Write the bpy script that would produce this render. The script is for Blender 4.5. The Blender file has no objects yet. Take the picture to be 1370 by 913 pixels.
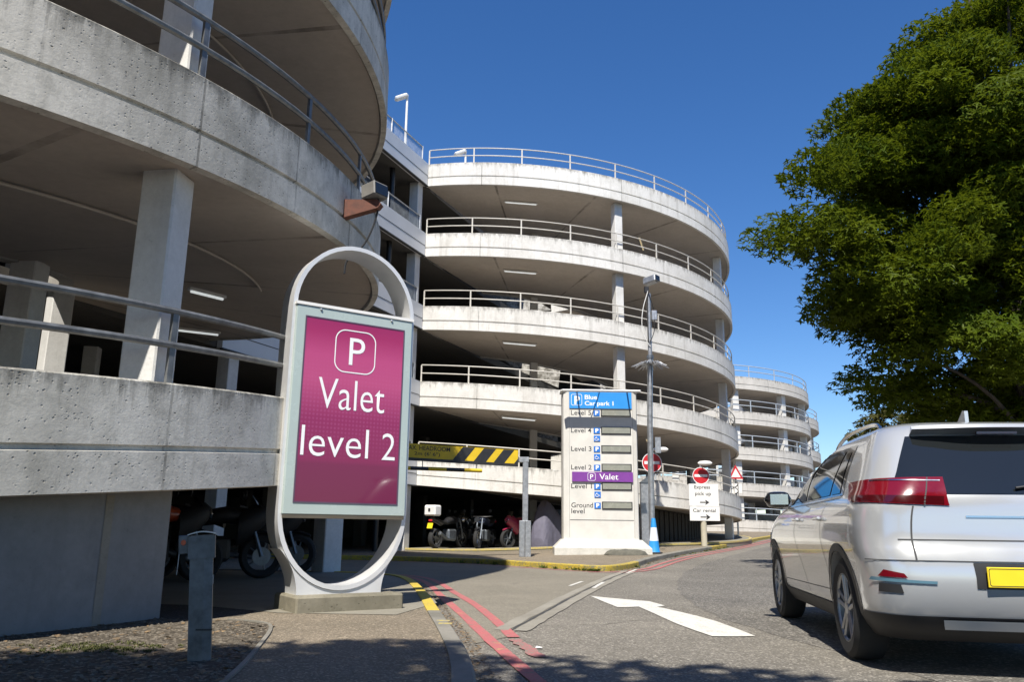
import bpy, math, random
from mathutils import Vector, Matrix, noise as mnoise
from math import sin, cos, pi, radians as rad

sc = bpy.context.scene
COL = sc.collection
rng = random.Random(7)

# ------------------------------------------------------------------ helpers
def gz(x, y):
    """height of the natural ground: flat near the camera, rising gently towards the far right"""
    s = min(max((x + 2) / 6, 0), 1); s = s * s * (3 - 2 * s)
    return (min(max(y - 19, 0), 16) * .028 + min(max(y - 35, 0), 23) * .013) * s

class MB:
    def __init__(self):
        self.v = []; self.f = []; self.m = []; self.uv = []
        self.smooth = None
    def add(self, vs, fs, mi=0, uvs=None):
        o = len(self.v)
        self.v += [tuple(p) for p in vs]
        for k, f in enumerate(fs):
            self.f.append(tuple(o + i for i in f)); self.m.append(mi)
            self.uv.append(uvs[k] if uvs else None)
        return self
    def box(self, c, s, M=None, mi=0, bevel=0.0):
        hx, hy, hz = s[0] / 2, s[1] / 2, s[2] / 2
        if bevel <= 0:
            vs = [Vector((x * hx, y * hy, z * hz)) for x in (-1, 1) for y in (-1, 1) for z in (-1, 1)]
            fs = [(0, 1, 3, 2), (4, 6, 7, 5), (0, 4, 5, 1), (2, 3, 7, 6), (0, 2, 6, 4), (1, 5, 7, 3)]
        else:
            b = bevel; vs = []; idx = {}
            for x in (-1, 1):
                for y in (-1, 1):
                    for z in (-1, 1):
                        for a in range(3):
                            p = [x * (hx - b), y * (hy - b), z * (hz - b)]
                            p[a] += (x, y, z)[a] * b
                            idx[(x, y, z, a)] = len(vs); vs.append(Vector(p))
            fs = []
            for a in range(3):
                o1, o2 = (a + 1) % 3, (a + 2) % 3
                for s_ in (-1, 1):
                    q = []
                    for p1, p2 in ((-1, -1), (1, -1), (1, 1), (-1, 1)):
                        k = [0, 0, 0]; k[a] = s_; k[o1] = p1; k[o2] = p2
                        q.append(idx[(*k, a)])
                    fs.append(tuple(q if s_ > 0 else q[::-1]))
            for a in range(3):
                o1, o2 = (a + 1) % 3, (a + 2) % 3
                for p1 in (-1, 1):
                    for p2 in (-1, 1):
                        k0 = [0, 0, 0]; k0[a] = -1; k0[o1] = p1; k0[o2] = p2
                        k1 = list(k0); k1[a] = 1
                        q = [idx[(*k0, o1)], idx[(*k1, o1)], idx[(*k1, o2)], idx[(*k0, o2)]]
                        fs.append(tuple(q if p1 * p2 < 0 else q[::-1]))
            for x in (-1, 1):
                for y in (-1, 1):
                    for z in (-1, 1):
                        q = [idx[(x, y, z, 0)], idx[(x, y, z, 1)], idx[(x, y, z, 2)]]
                        fs.append(tuple(q if x * y * z > 0 else q[::-1]))
        c = Vector(c)
        vs = [(M @ p if M else p) + c for p in vs]
        return self.add(vs, fs, mi)
    def tube(self, pts, r, seg=8, mi=0, closed=False, caps=True):
        pts = [Vector(p) for p in pts]; n = len(pts)
        rs = r if isinstance(r, (list, tuple)) else [r] * n
        vs = []; prev = None
        for i, p in enumerate(pts):
            if closed: d = pts[(i + 1) % n] - pts[i - 1]
            else: d = pts[min(i + 1, n - 1)] - pts[max(i - 1, 0)]
            d.normalize()
            if prev is None:
                up = Vector((0, 0, 1)) if abs(d.z) < .9 else Vector((1, 0, 0))
                a = d.cross(up).normalized()
            else:
                a = (prev - d * prev.dot(d)).normalized()
            prev = a; b = d.cross(a)
            for k in range(seg):
                t = 2 * pi * k / seg
                vs.append(p + a * (rs[i] * cos(t)) + b * (rs[i] * sin(t)))
        fs = []
        for i in range(n if closed else n - 1):
            j = (i + 1) % n
            for k in range(seg):
                l = (k + 1) % seg
                fs.append((i * seg + k, i * seg + l, j * seg + l, j * seg + k))
        if caps and not closed:
            fs.append(tuple(range(seg))[::-1]); fs.append(tuple((n - 1) * seg + k for k in range(seg)))
        return self.add(vs, fs, mi)
    def lathe(self, prof, c, axis=(0, 0, 1), seg=24, mi=0, cap=True):
        """prof: (radius, height along the axis)"""
        ax = Vector(axis).normalized(); c = Vector(c)
        a = ax.cross(Vector((0, 0, 1)) if abs(ax.z) < .9 else Vector((1, 0, 0))).normalized(); b = ax.cross(a)
        vs = []
        for r, h in prof:
            for k in range(seg):
                t = 2 * pi * k / seg
                vs.append(c + ax * h + (a * cos(t) + b * sin(t)) * r)
        fs = []
        for i in range(len(prof) - 1):
            for k in range(seg):
                l = (k + 1) % seg
                fs.append((i * seg + k, i * seg + l, (i + 1) * seg + l, (i + 1) * seg + k))
        if cap:
            fs.append(tuple(range(seg))[::-1]); fs.append(tuple((len(prof) - 1) * seg + k for k in range(seg)))
        return self.add(vs, fs, mi)
    def prism(self, poly, O, ex, ey, ez, d0, d1, mi=0):
        """2-D polygon in the (ex, ey) plane at O, from depth d0 to d1 along ez"""
        O, ex, ey, ez = Vector(O), Vector(ex), Vector(ey), Vector(ez); n = len(poly)
        vs = [O + ex * p[0] + ey * p[1] + ez * d for d in (d0, d1) for p in poly]
        fs = [tuple(range(n))[::-1], tuple(range(n, 2 * n))]
        fs += [(i, (i + 1) % n, n + (i + 1) % n, n + i) for i in range(n)]
        return self.add(vs, fs, mi)
    def build(self, name, mat, parent=None, smooth=40):
        me = bpy.data.meshes.new(name)
        me.from_pydata(self.v, [], self.f)
        mats = mat if isinstance(mat, (list, tuple)) else [mat]
        for m in mats: me.materials.append(m)
        me.polygons.foreach_set('material_index', self.m)
        if any(u is not None for u in self.uv):
            ul = me.uv_layers.new(name='UVMap'); k = 0
            flat = []
            for f, u in zip(self.f, self.uv):
                for i in range(len(f)):
                    flat += list(u[i]) if u else [0, 50]
            ul.data.foreach_set('uv', flat)
        me.update(); me.validate()
        import bmesh
        b = bmesh.new(); b.from_mesh(me)
        bmesh.ops.recalc_face_normals(b, faces=b.faces); b.to_mesh(me); b.free()
        if smooth:
            me.polygons.foreach_set('use_smooth', [True] * len(me.polygons))
            me.set_sharp_from_angle(angle=rad(smooth))
        o = bpy.data.objects.new(name, me); COL.objects.link(o)
        if parent is not None: o.parent = parent
        return o

def tag(o, label=None, cat=None, group=None, kind=None):
    if label: o['label'] = label
    if cat: o['category'] = cat
    if group: o['group'] = group
    if kind: o['kind'] = kind
    return o
def empty(name, label, cat, loc=(0, 0, 0), rz=0, group=None):
    o = bpy.data.objects.new(name, None); COL.objects.link(o)
    o.location = loc; o.rotation_euler = (0, 0, rz); o.empty_display_size = .1
    return tag(o, label, cat, group)
def kids(o): return [c for c in bpy.data.objects if c.parent == o]
def copy_tree(o, parent=None):
    c = o.copy(); COL.objects.link(c)
    if parent is not None: c.parent = parent
    for k in kids(o): copy_tree(k, c)
    return c
def frame(e, n=None):
    """horizontal unit vector e -> (ex, ey=up, ez=normal to the viewer side)"""
    ex = Vector((e[0], e[1], 0)).normalized(); ey = Vector((0, 0, 1)); return ex, ey, ex.cross(ey)
def text(s, O, ex, ey, ez, height, width, mat, parent, name='lettering', bold=0.0, align='LEFT', depth=.002):
    """flat lettering cut to fit width x height, its lower left corner at O"""
    cu = bpy.data.curves.new(name, 'FONT'); cu.body = s; cu.size = 1; cu.offset = bold; cu.resolution_u = 4
    cu.extrude = 0.0
    ob = bpy.data.objects.new(name, cu); COL.objects.link(ob)
    bpy.context.view_layer.update()
    dg = bpy.context.evaluated_depsgraph_get()
    me = bpy.data.meshes.new_from_object(ob.evaluated_get(dg)); bpy.data.objects.remove(ob)
    xs = [v.co.x for v in me.vertices]; ys = [v.co.y for v in me.vertices]
    x0, x1 = min(xs), max(xs); y0 = min(ys); y1 = max(ys)
    sy = height / (y1 - y0); sx = (width / (x1 - x0)) if width else sy
    for v in me.vertices:
        p = Vector(O) + Vector(ex) * ((v.co.x - x0) * sx) + Vector(ey) * ((v.co.y - y0) * sy) + Vector(ez) * depth
        v.co = p
    me.materials.clear(); me.materials.append(mat)
    o = bpy.data.objects.new(name, me); COL.objects.link(o); o.parent = parent
    return o

# ------------------------------------------------------------------ materials
def new_mat(name):
    m = bpy.data.materials.new(name); m.use_nodes = True
    nt = m.node_tree; bs = nt.nodes['Principled BSDF']
    return m, nt, bs
def N(nt, t, **kw):
    n = nt.nodes.new(t)
    for k, v in kw.items():
        if k.startswith('i_'): n.inputs[k[2:].replace('_', ' ')].default_value = v
        else: setattr(n, k, v)
    return n
def ramp(nt, src, p0, p1, c0=(0, 0, 0, 1), c1=(1, 1, 1, 1)):
    r = nt.nodes.new('ShaderNodeValToRGB'); e = r.color_ramp.elements
    e[0].position = p0; e[1].position = p1; e[0].color = c0; e[1].color = c1
    nt.links.new(src, r.inputs[0]); return r.outputs[0]
def mix(nt, fac, a, b, mode='MIX'):
    n = nt.nodes.new('ShaderNodeMix'); n.data_type = 'RGBA'; n.blend_type = mode
    for s, v in ((0, fac), (6, a), (7, b)):
        if hasattr(v, 'is_linked') or hasattr(v, 'links'): nt.links.new(v, n.inputs[s])
        elif isinstance(v, (int, float)): n.inputs[s].default_value = v
        else: n.inputs[s].default_value = (*v[:3], 1)
    return n.outputs[2]
def math_(nt, op, a, b=0.0, c=None):
    n = nt.nodes.new('ShaderNodeMath'); n.operation = op
    for i, v in enumerate((a, b) if c is None else (a, b, c)):
        if isinstance(v, (int, float)): n.inputs[i].default_value = v
        else: nt.links.new(v, n.inputs[i])
    return n.outputs[0]
def noise_(nt, vec, scale, detail=4, rough=.6, dist=0.0):
    n = nt.nodes.new('ShaderNodeTexNoise'); n.inputs['Scale'].default_value = scale
    n.inputs['Detail'].default_value = detail; n.inputs['Roughness'].default_value = rough
    n.inputs['Distortion'].default_value = dist
    nt.links.new(vec, n.inputs['Vector']); return n.outputs['Fac']
def mapped(nt, src, scale=(1, 1, 1), loc=(0, 0, 0)):
    n = nt.nodes.new('ShaderNodeMapping'); n.inputs['Scale'].default_value = scale; n.inputs['Location'].default_value = loc
    nt.links.new(src, n.inputs['Vector']); return n.outputs[0]
def bump(nt, bs, h, strength=.3, dist=.01):
    b = nt.nodes.new('ShaderNodeBump'); b.inputs['Strength'].default_value = strength; b.inputs['Distance'].default_value = dist
    nt.links.new(h, b.inputs['Height']); nt.links.new(b.outputs[0], bs.inputs['Normal'])

def plain(name, col, rough=.5, metal=0.0, var=.12, vscale=6, coat=0.0, emit=0.0, spec=.5, bumpy=0.0, bscale=60):
    m, nt, bs = new_mat(name)
    tc = N(nt, 'ShaderNodeTexCoord')
    nz = noise_(nt, tc.outputs['Object'], vscale, 5)
    c = mix(nt, ramp(nt, nz, .3, .7), tuple(x * (1 - var) for x in col), tuple(min(1, x * (1 + var)) for x in col))
    nt.links.new(c, bs.inputs['Base Color'])
    rr = math_(nt, 'MULTIPLY_ADD', nz, .25, rough - .12); nt.links.new(rr, bs.inputs['Roughness'])
    bs.inputs['Metallic'].default_value = metal; bs.inputs['Specular IOR Level'].default_value = spec
    if coat: bs.inputs['Coat Weight'].default_value = coat; bs.inputs['Coat Roughness'].default_value = .03
    if emit:
        bs.inputs['Emission Color'].default_value = (*col, 1); bs.inputs['Emission Strength'].default_value = emit
    if bumpy: bump(nt, bs, noise_(nt, tc.outputs['Object'], bscale, 5), bumpy, .005)
    return m

def concrete(name, col, dark, joint=0.0, mott=.5, streak=.5, pits=.5, top=.6, fine=22, jointcol=None, joff=.31, jw=.026):
    """weathered concrete; UV (when present) = metres along the band, metres down from its top"""
    m, nt, bs = new_mat(name)
    tc = N(nt, 'ShaderNodeTexCoord'); ob = tc.outputs['Object']
    n1 = noise_(nt, ob, .9, 6, .65); n2 = noise_(nt, ob, 4.5, 6, .7); n3 = noise_(nt, ob, fine, 4, .7)
    st = noise_(nt, mapped(nt, ob, (3.2, 3.2, .22)), 1.6, 5, .65)
    c = mix(nt, math_(nt, 'MULTIPLY', ramp(nt, n1, .42, .68), mott), col, dark)
    c = mix(nt, math_(nt, 'MULTIPLY', ramp(nt, n2, .48, .72), mott * .7), c, dark)
    c = mix(nt, math_(nt, 'MULTIPLY', ramp(nt, st, .52, .78), streak), c, tuple(x * .8 for x in dark))
    c = mix(nt, math_(nt, 'MULTIPLY', ramp(nt, n3, .35, .75), .22), c, tuple(x * .7 for x in dark))
    h = math_(nt, 'ADD', math_(nt, 'MULTIPLY', n3, .5), math_(nt, 'MULTIPLY', n2, .5))
    if pits:
        vo = N(nt, 'ShaderNodeTexVoronoi'); vo.inputs['Scale'].default_value = 13
        nt.links.new(mapped(nt, ob, (1, 1, 1.5)), vo.inputs['Vector'])
        pm = math_(nt, 'MULTIPLY', ramp(nt, vo.outputs['Distance'], .05, .17, (1, 1, 1, 1), (0, 0, 0, 1)), ramp(nt, n2, .46, .58))
        v2 = N(nt, 'ShaderNodeTexVoronoi'); v2.inputs['Scale'].default_value = 42; nt.links.new(ob, v2.inputs['Vector'])
        s2 = N(nt, 'ShaderNodeSeparateColor'); nt.links.new(v2.outputs['Color'], s2.inputs[0])
        p2 = math_(nt, 'MULTIPLY', ramp(nt, v2.outputs['Distance'], .15, .42, (1, 1, 1, 1), (0, 0, 0, 1)), math_(nt, 'MULTIPLY', ramp(nt, s2.outputs[0], .84, .90), ramp(nt, n1, .38, .6)))
        pm = math_(nt, 'MAXIMUM', pm, math_(nt, 'MULTIPLY', p2, .7))
        c = mix(nt, math_(nt, 'MULTIPLY', pm, pits), c, tuple(x * .25 for x in dark))
        h = math_(nt, 'SUBTRACT', h, math_(nt, 'MULTIPLY', pm, pits * 1.5))
    if top or joint:
        uv = N(nt, 'ShaderNodeSeparateXYZ'); nt.links.new(tc.outputs['UV'], uv.inputs[0])
        if top:
            ns = noise_(nt, mapped(nt, tc.outputs['UV'], (1.0, .0, 1)), 5.5, 6, .75)
            ln = math_(nt, 'MULTIPLY', ramp(nt, ns, .42, .8), .55)       # length of the run-off stain below the top edge
            k = math_(nt, 'SUBTRACT', 1.0, math_(nt, 'DIVIDE', uv.outputs[1], math_(nt, 'ADD', ln, .02)))
            k = math_(nt, 'MULTIPLY', math_(nt, 'MAXIMUM', k, 0.0), top)
            k = math_(nt, 'MULTIPLY', k, ramp(nt, n2, .3, .6))
            c = mix(nt, math_(nt, 'MINIMUM', k, 1.0), c, tuple(x * .35 for x in dark))
        if joint:
            u = math_(nt, 'FRACT', math_(nt, 'DIVIDE', math_(nt, 'ADD', uv.outputs[0], joint * joff), joint))
            u = math_(nt, 'ADD', u, math_(nt, 'MULTIPLY', math_(nt, 'SUBTRACT', n2, .5), .02 / joint))
            j = math_(nt, 'MULTIPLY', math_(nt, 'LESS_THAN', u, jw / joint), math_(nt, 'GREATER_THAN', u, .002 / joint))
            c = mix(nt, math_(nt, 'MULTIPLY', j, math_(nt, 'MULTIPLY', ramp(nt, n1, .35, .6), .75)), c, jointcol or tuple(x * .3 for x in dark))
            h = math_(nt, 'SUBTRACT', h, j)
    nt.links.new(c, bs.inputs['Base Color'])
    bs.inputs['Roughness'].default_value = .82; bs.inputs['Specular IOR Level'].default_value = .3
    bump(nt, bs, h, .35, .012)
    return m

def asphalt(name, base, light, speck=.5, scale=1.0, cracks=.5, stain=.5):
    m, nt, bs = new_mat(name)
    tc = N(nt, 'ShaderNodeTexCoord'); ob = tc.outputs['Object']
    n1 = noise_(nt, ob, .35, 6, .65, .4); n2 = noise_(nt, ob, 2.5, 6, .7); n3 = noise_(nt, ob, 55 * scale, 3, .8)
    vo = N(nt, 'ShaderNodeTexVoronoi'); vo.inputs['Scale'].default_value = 75 * scale; nt.links.new(ob, vo.inputs['Vector'])
    c = mix(nt, ramp(nt, n1, .35, .68), base, light)
    c = mix(nt, math_(nt, 'MULTIPLY', ramp(nt, n2, .45, .75), .35), c, tuple(x * .62 for x in base))
    sp = N(nt, 'ShaderNodeSeparateColor'); nt.links.new(vo.outputs['Color'], sp.inputs[0])
    stone = ramp(nt, sp.outputs[0], .72, .95)
    c = mix(nt, math_(nt, 'MULTIPLY', stone, speck), c, tuple(min(1, x * 2.6 + .05) for x in light))
    dk = ramp(nt, sp.outputs[1], .6, .95)
    c = mix(nt, math_(nt, 'MULTIPLY', dk, speck), c, tuple(x * .35 for x in base))
    c = mix(nt, math_(nt, 'MULTIPLY', ramp(nt, n3, .35, .75), .3), c, tuple(x * .5 for x in base))
    if stain:
        ns = noise_(nt, ob, .9, 3, .5, 1.2)
        c = mix(nt, math_(nt, 'MULTIPLY', ramp(nt, ns, .60, .72), stain * .4), c, tuple(x * .45 for x in base))
    h = math_(nt, 'ADD', n3, math_(nt, 'MULTIPLY', vo.outputs['Distance'], 1.2))
    if cracks:
        vc = N(nt, 'ShaderNodeTexVoronoi', feature='DISTANCE_TO_EDGE'); vc.inputs['Scale'].default_value = .42
        dn = N(nt, 'ShaderNodeTexNoise'); dn.inputs['Scale'].default_value = 2.0; dn.inputs['Detail'].default_value = 5; nt.links.new(ob, dn.inputs['Vector'])
        av = N(nt, 'ShaderNodeVectorMath', operation='MULTIPLY_ADD'); nt.links.new(dn.outputs['Color'], av.inputs[0]); av.inputs[1].default_value = (.7, .7, 0); nt.links.new(ob, av.inputs[2])
        nt.links.new(av.outputs[0], vc.inputs['Vector'])
        ck = ramp(nt, vc.outputs['Distance'], .003, .009, (1, 1, 1, 1), (0, 0, 0, 1))
        ck = math_(nt, 'MULTIPLY', ck, ramp(nt, n1, .45, .6))
        c = mix(nt, math_(nt, 'MULTIPLY', ck, cracks), c, tuple(x * .25 for x in base))
        h = math_(nt, 'SUBTRACT', h, ck)
    nt.links.new(c, bs.inputs['Base Color'])
    bs.inputs['Roughness'].default_value = .88; bs.inputs['Specular IOR Level'].default_value = .28
    bump(nt, bs, h, .55, .008)
    return m

def road_paint(name, col, under, wear=.5, second=None):
    m, nt, bs = new_mat(name)
    tc = N(nt, 'ShaderNodeTexCoord'); ob = tc.outputs['Object']
    n1 = noise_(nt, ob, 7, 6, .75); n2 = noise_(nt, ob, 60, 4, .8); n4 = noise_(nt, ob, 1.6, 4, .6)
    c = mix(nt, math_(nt, 'MULTIPLY', ramp(nt, n4, .3, .75), .35), col, tuple(x * .7 for x in col))
    if second:
        c = mix(nt, ramp(nt, noise_(nt, mapped(nt, ob, (2.2, 5, 1)), 2.4, 5, .7), .61, .66), c, second)
    vo = N(nt, 'ShaderNodeTexVoronoi'); vo.inputs['Scale'].default_value = 70; nt.links.new(ob, vo.inputs['Vector'])
    sp_ = N(nt, 'ShaderNodeSeparateColor'); nt.links.new(vo.outputs['Color'], sp_.inputs[0])
    k = math_(nt, 'ADD', math_(nt, 'MULTIPLY', n1, .55), math_(nt, 'ADD', math_(nt, 'MULTIPLY', n2, .25), math_(nt, 'MULTIPLY', sp_.outputs[0], .20)))
    p0 = .66 - .16 * wear
    w = ramp(nt, k, p0, p0 + .10)
    c = mix(nt, w, c, under)
    c = mix(nt, math_(nt, 'MULTIPLY', ramp(nt, sp_.outputs[1], .75, .95), .35), c, tuple(x * .5 for x in col))
    nt.links.new(c, bs.inputs['Base Color']); bs.inputs['Roughness'].default_value = .75
    bump(nt, bs, n2, .3, .004)
    return m

def leaf_mat(name, c0, c1, trans=.35):
    m, nt, bs = new_mat(name)
    tc = N(nt, 'ShaderNodeTexCoord'); ob = tc.outputs['Object']
    g = N(nt, 'ShaderNodeNewGeometry')
    c = mix(nt, ramp(nt, noise_(nt, ob, .8, 4), .35, .65), c0, c1)
    c = mix(nt, math_(nt, 'MULTIPLY', g.outputs['Random Per Island'], .6), c, tuple(x * .6 for x in c0))
    nt.links.new(c, bs.inputs['Base Color']); bs.inputs['Roughness'].default_value = .5
    bs.inputs['Specular IOR Level'].default_value = .10
    tr = N(nt, 'ShaderNodeBsdfTranslucent'); nt.links.new(mix(nt, .5, c, (c1[0] * 1.6, c1[1] * 1.5, c1[2])), tr.inputs[0])
    ms = N(nt, 'ShaderNodeMixShader'); ms.inputs[0].default_value = trans
    out = nt.nodes['Material Output']
    nt.links.new(bs.outputs[0], ms.inputs[1]); nt.links.new(tr.outputs[0], ms.inputs[2]); nt.links.new(ms.outputs[0], out.inputs[0])
    return m

def glass_dark(name, col=(.012, .014, .015), rough=.03):
    m, nt, bs = new_mat(name)
    bs.inputs['Base Color'].default_value = (*col, 1); bs.inputs['Roughness'].default_value = rough
    bs.inputs['Specular IOR Level'].default_value = .9
    return m

M = {}
M['near_conc'] = concrete('near_concrete', (.71, .675, .595), (.31, .295, .25), joint=1.366, mott=.8, streak=.55, pits=1.0, top=1.0, fine=34, joff=.775)
M['far_conc'] = concrete('far_concrete', (.75, .73, .685), (.43, .405, .35), joint=5.0, mott=.4, streak=.62, pits=.35, top=1.0, fine=16)
M['dist_conc'] = concrete('distant_concrete', (.60, .57, .52), (.34, .32, .28), joint=6.0, mott=.4, streak=.6, pits=0, top=1.0)
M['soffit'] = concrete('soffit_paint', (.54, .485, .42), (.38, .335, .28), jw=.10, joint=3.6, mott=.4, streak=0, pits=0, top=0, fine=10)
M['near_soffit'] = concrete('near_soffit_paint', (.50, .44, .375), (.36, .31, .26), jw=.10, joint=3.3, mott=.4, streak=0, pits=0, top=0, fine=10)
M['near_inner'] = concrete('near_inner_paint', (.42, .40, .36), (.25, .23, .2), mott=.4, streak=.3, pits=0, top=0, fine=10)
M['wall_conc'] = concrete('wall_paint', (.26, .26, .255), (.15, .15, .148), mott=.35, streak=.3, pits=.15, top=0, fine=12)
M['column'] = concrete('column_paint', (.70, .69, .66), (.45, .44, .41), mott=.4, streak=.35, pits=.2, top=0)
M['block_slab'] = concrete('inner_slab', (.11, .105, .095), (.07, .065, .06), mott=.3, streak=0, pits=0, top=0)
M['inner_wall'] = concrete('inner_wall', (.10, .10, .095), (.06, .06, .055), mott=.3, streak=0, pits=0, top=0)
M['cladding'] = plain('white_cladding', (.60, .61, .62), .35, .0, .05, 1.5)
M['groove'] = plain('dark_groove', (.05, .05, .05), .8)
M['rail_near'] = plain('weathered_grey_rail', (.17, .175, .175), .45, .4, .35, 9)
M['rail_far'] = plain('cream_rail', (.55, .52, .46), .5, 0, .1)
M['rail_dist'] = plain('blue_grey_rail', (.42, .46, .50), .5, .2, .1)
M['bollard'] = plain('dull_bollard_steel', (.12, .125, .13), .45, .6, .4, 9)
M['galv'] = plain('galvanised_steel', (.42, .43, .44), .42, .75, .22, 10)
M['galv_dark'] = plain('dark_galvanised', (.18, .20, .22), .42, .7, .3, 7)
M['white_paint'] = plain('white_paint', (.74, .73, .70), .45, 0, .06, 3)
M['off_white'] = plain('off_white_panel', (.62, .60, .55), .55, 0, .08, 2.5)
M['sign_silver'] = plain('silver_satin', (.66, .66, .65), .38, .25, .06, 4)
M['sign_frame'] = plain('pale_green_glass_frame', (.40, .47, .44), .25, 0, .04, 3, coat=.4)
M['black'] = plain('black_plastic', (.018, .018, .019), .45, 0, .2)
M['rubber'] = plain('rubber', (.02, .02, .02), .85, 0, .3)
M['dark_text'] = plain('dark_lettering', (.02, .02, .022), .6)
M['white_text'] = plain('white_lettering', (.82, .82, .82), .45, 0, .02)
M['blue'] = plain('sign_blue', (.03, .27, .70), .4, 0, .06, 2)
M['icon_blue'] = plain('icon_blue', (.02, .16, .55), .4, 0, .04)
M['purple'] = plain('sign_purple', (.19, .045, .28), .4, 0, .05)
M['display'] = plain('grey_display', (.26, .26, .215), .25, 0, .1, coat=.3)
M['red'] = plain('sign_red', (.50, .015, .025), .45, 0, .08)
M['yellow'] = plain('safety_yellow', (.62, .42, .01), .5, 0, .12, 4)
M['yellow_plate'] = plain('yellow_plate', (.80, .60, .02), .4, 0, .04)
M['cone_blue'] = plain('cone_blue', (.02, .25, .62), .5, 0, .08)
M['cone_white'] = plain('reflective_sleeve', (.68, .72, .78), .4, 0, .08)
M['rust'] = plain('rusty_red_steel', (.12, .04, .022), .7, 0, .35, 14)
M['plinth'] = concrete('plinth_concrete', (.26, .235, .175), (.10, .09, .06), mott=.6, streak=.5, pits=.6, top=0)
M['bark'] = plain('bark', (.06, .05, .04), .9, 0, .35, 8, bumpy=.6, bscale=18)
M['tube_light'] = plain('tube_light', (.9, .95, .95), .4, 0, .0, emit=.3)
M['tube_warm'] = plain('tube_light_warm', (.95, .75, .42), .4, 0, .0, emit=.3)
M['cover'] = plain('grey_bike_cover', (.13, .125, .17), .7, 0, .15, 5, bumpy=.4, bscale=9)
M['asphalt'] = asphalt('road_asphalt', (.145, .133, .112), (.235, .215, .180), .42, 1.0, .5, .4)
M['asphalt_side'] = asphalt('side_road_asphalt', (.19, .172, .135), (.25, .225, .178), .3, 1.5, .25, .25)
M['asphalt_dark'] = asphalt('patch_asphalt', (.115, .107, .094), (.18, .166, .143), .55, .8, .15, .3)
M['path'] = asphalt('path_asphalt', (.165, .14, .10), (.245, .20, .145), .4, 1.1, .2, .3)
M['path_fine'] = concrete('path_concrete', (.26, .24, .19), (.15, .135, .105), mott=.5, streak=0, pits=.2, top=0, fine=40)
M['kerb'] = concrete('kerb_concrete', (.25, .235, .20), (.12, .115, .09), mott=.7, streak=.2, pits=.4, top=0, fine=40)
M['strip'] = concrete('trench_concrete', (.29, .27, .225), (.17, .155, .125), mott=.6, streak=0, pits=.3, top=0, fine=40)
M['white_line'] = road_paint('white_road_paint', (.62, .60, .54), (.20, .185, .155), .55)
M['red_line'] = road_paint('red_road_paint', (.43, .125, .125), (.19, .17, .135), .72, second=(.45, .33, .12))
M['yellow_kerb'] = road_paint('yellow_kerb_paint', (.50, .36, .035), (.17, .165, .10), 1.1)
M['yellow_line'] = road_paint('yellow_edge_paint', (.50, .40, .12), (.30, .28, .22), .9)
M['under'] = asphalt('shade_dark_asphalt', (.035, .033, .030), (.065, .060, .054), .4, 1.0, .2, .6)  # asphalt colour darkened to stand for the shade beneath the near ramp
M['soil'] = asphalt('gravel_soil', (.06, .05, .036), (.115, .095, .068), .6, .6, 0, .5)
M['stone'] = plain('pebbles', (.125, .105, .078), .85, 0, .45, 20)
M['moss'] = plain('moss', (.07, .075, .02), .95, 0, .4, 30, bumpy=.8, bscale=90)
M['weed'] = leaf_mat('weed_leaf', (.07, .11, .02), (.13, .15, .03))
M['dry_leaf'] = plain('dry_leaf', (.17, .115, .06), .8, 0, .45, 25)
M['leaf'] = leaf_mat('ash_leaf', (.060, .098, .006), (.130, .165, .012), .38)
M['leaf_back'] = leaf_mat('far_leaf', (.09, .095, .025), (.14, .13, .035))
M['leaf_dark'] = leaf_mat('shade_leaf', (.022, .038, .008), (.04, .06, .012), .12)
M['glass'] = glass_dark('dark_glass')
M['chrome'] = plain('bright_metal', (.7, .7, .7), .18, 1.0, .05)

# ------------------------------------------------------------------ camera, sun, sky
cd = bpy.data.cameras.new('camera'); cam = bpy.data.objects.new('camera', cd); COL.objects.link(cam)
cd.sensor_width = 36; cd.lens = 36 * 1084.41 / 1370; cd.clip_end = 3000; cd.clip_start = .05
cam.matrix_world = Matrix.Translation((0, 0, .88)) @ Matrix.Rotation(pi / 2 + .2259, 4, 'X') @ Matrix.Rotation(.0123, 4, 'Z')
sc.camera = cam
SUN_AZ = Vector((-.205, -.979)); SUN_EL = 55
w = bpy.data.worlds.new('World'); sc.world = w; w.use_nodes = True
wn = w.node_tree; bg = wn.nodes['Background']
sky = wn.nodes.new('ShaderNodeTexSky'); sky.sky_type = 'NISHITA'; sky.sun_disc = False
sky.sun_elevation = rad(SUN_EL); sky.sun_rotation = math.atan2(SUN_AZ.x, SUN_AZ.y) % (2 * pi)
sky.altitude = 1200; sky.air_density = 1.15; sky.dust_density = .25; sky.ozone_density = 5.0
hs = wn.nodes.new('ShaderNodeHueSaturation'); hs.inputs['Saturation'].default_value = 1.22; hs.inputs['Hue'].default_value = .507
wn.links.new(sky.outputs[0], hs.inputs['Color']); wn.links.new(hs.outputs[0], bg.inputs[0]); bg.inputs[1].default_value = .085
ld = bpy.data.lights.new('sun', 'SUN'); ld.energy = 4.4; ld.angle = rad(.5); ld.color = (1, .95, .87)
lo = bpy.data.objects.new('sun', ld); COL.objects.link(lo)
sd = Vector((SUN_AZ.x * cos(rad(SUN_EL)), SUN_AZ.y * cos(rad(SUN_EL)), sin(rad(SUN_EL))))
lo.rotation_euler = sd.to_track_quat('Z', 'Y').to_euler(); lo.location = (-5, -20, 30)
sc.view_settings.view_transform = 'Standard'; sc.view_settings.look = 'None'; sc.view_settings.exposure = .80
sc.view_settings.gamma = 1
sc.render.engine = 'CYCLES'; sc.cycles.max_bounces = 6; sc.cycles.diffuse_bounces = 3
sc.cycles.use_denoising = True

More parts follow.
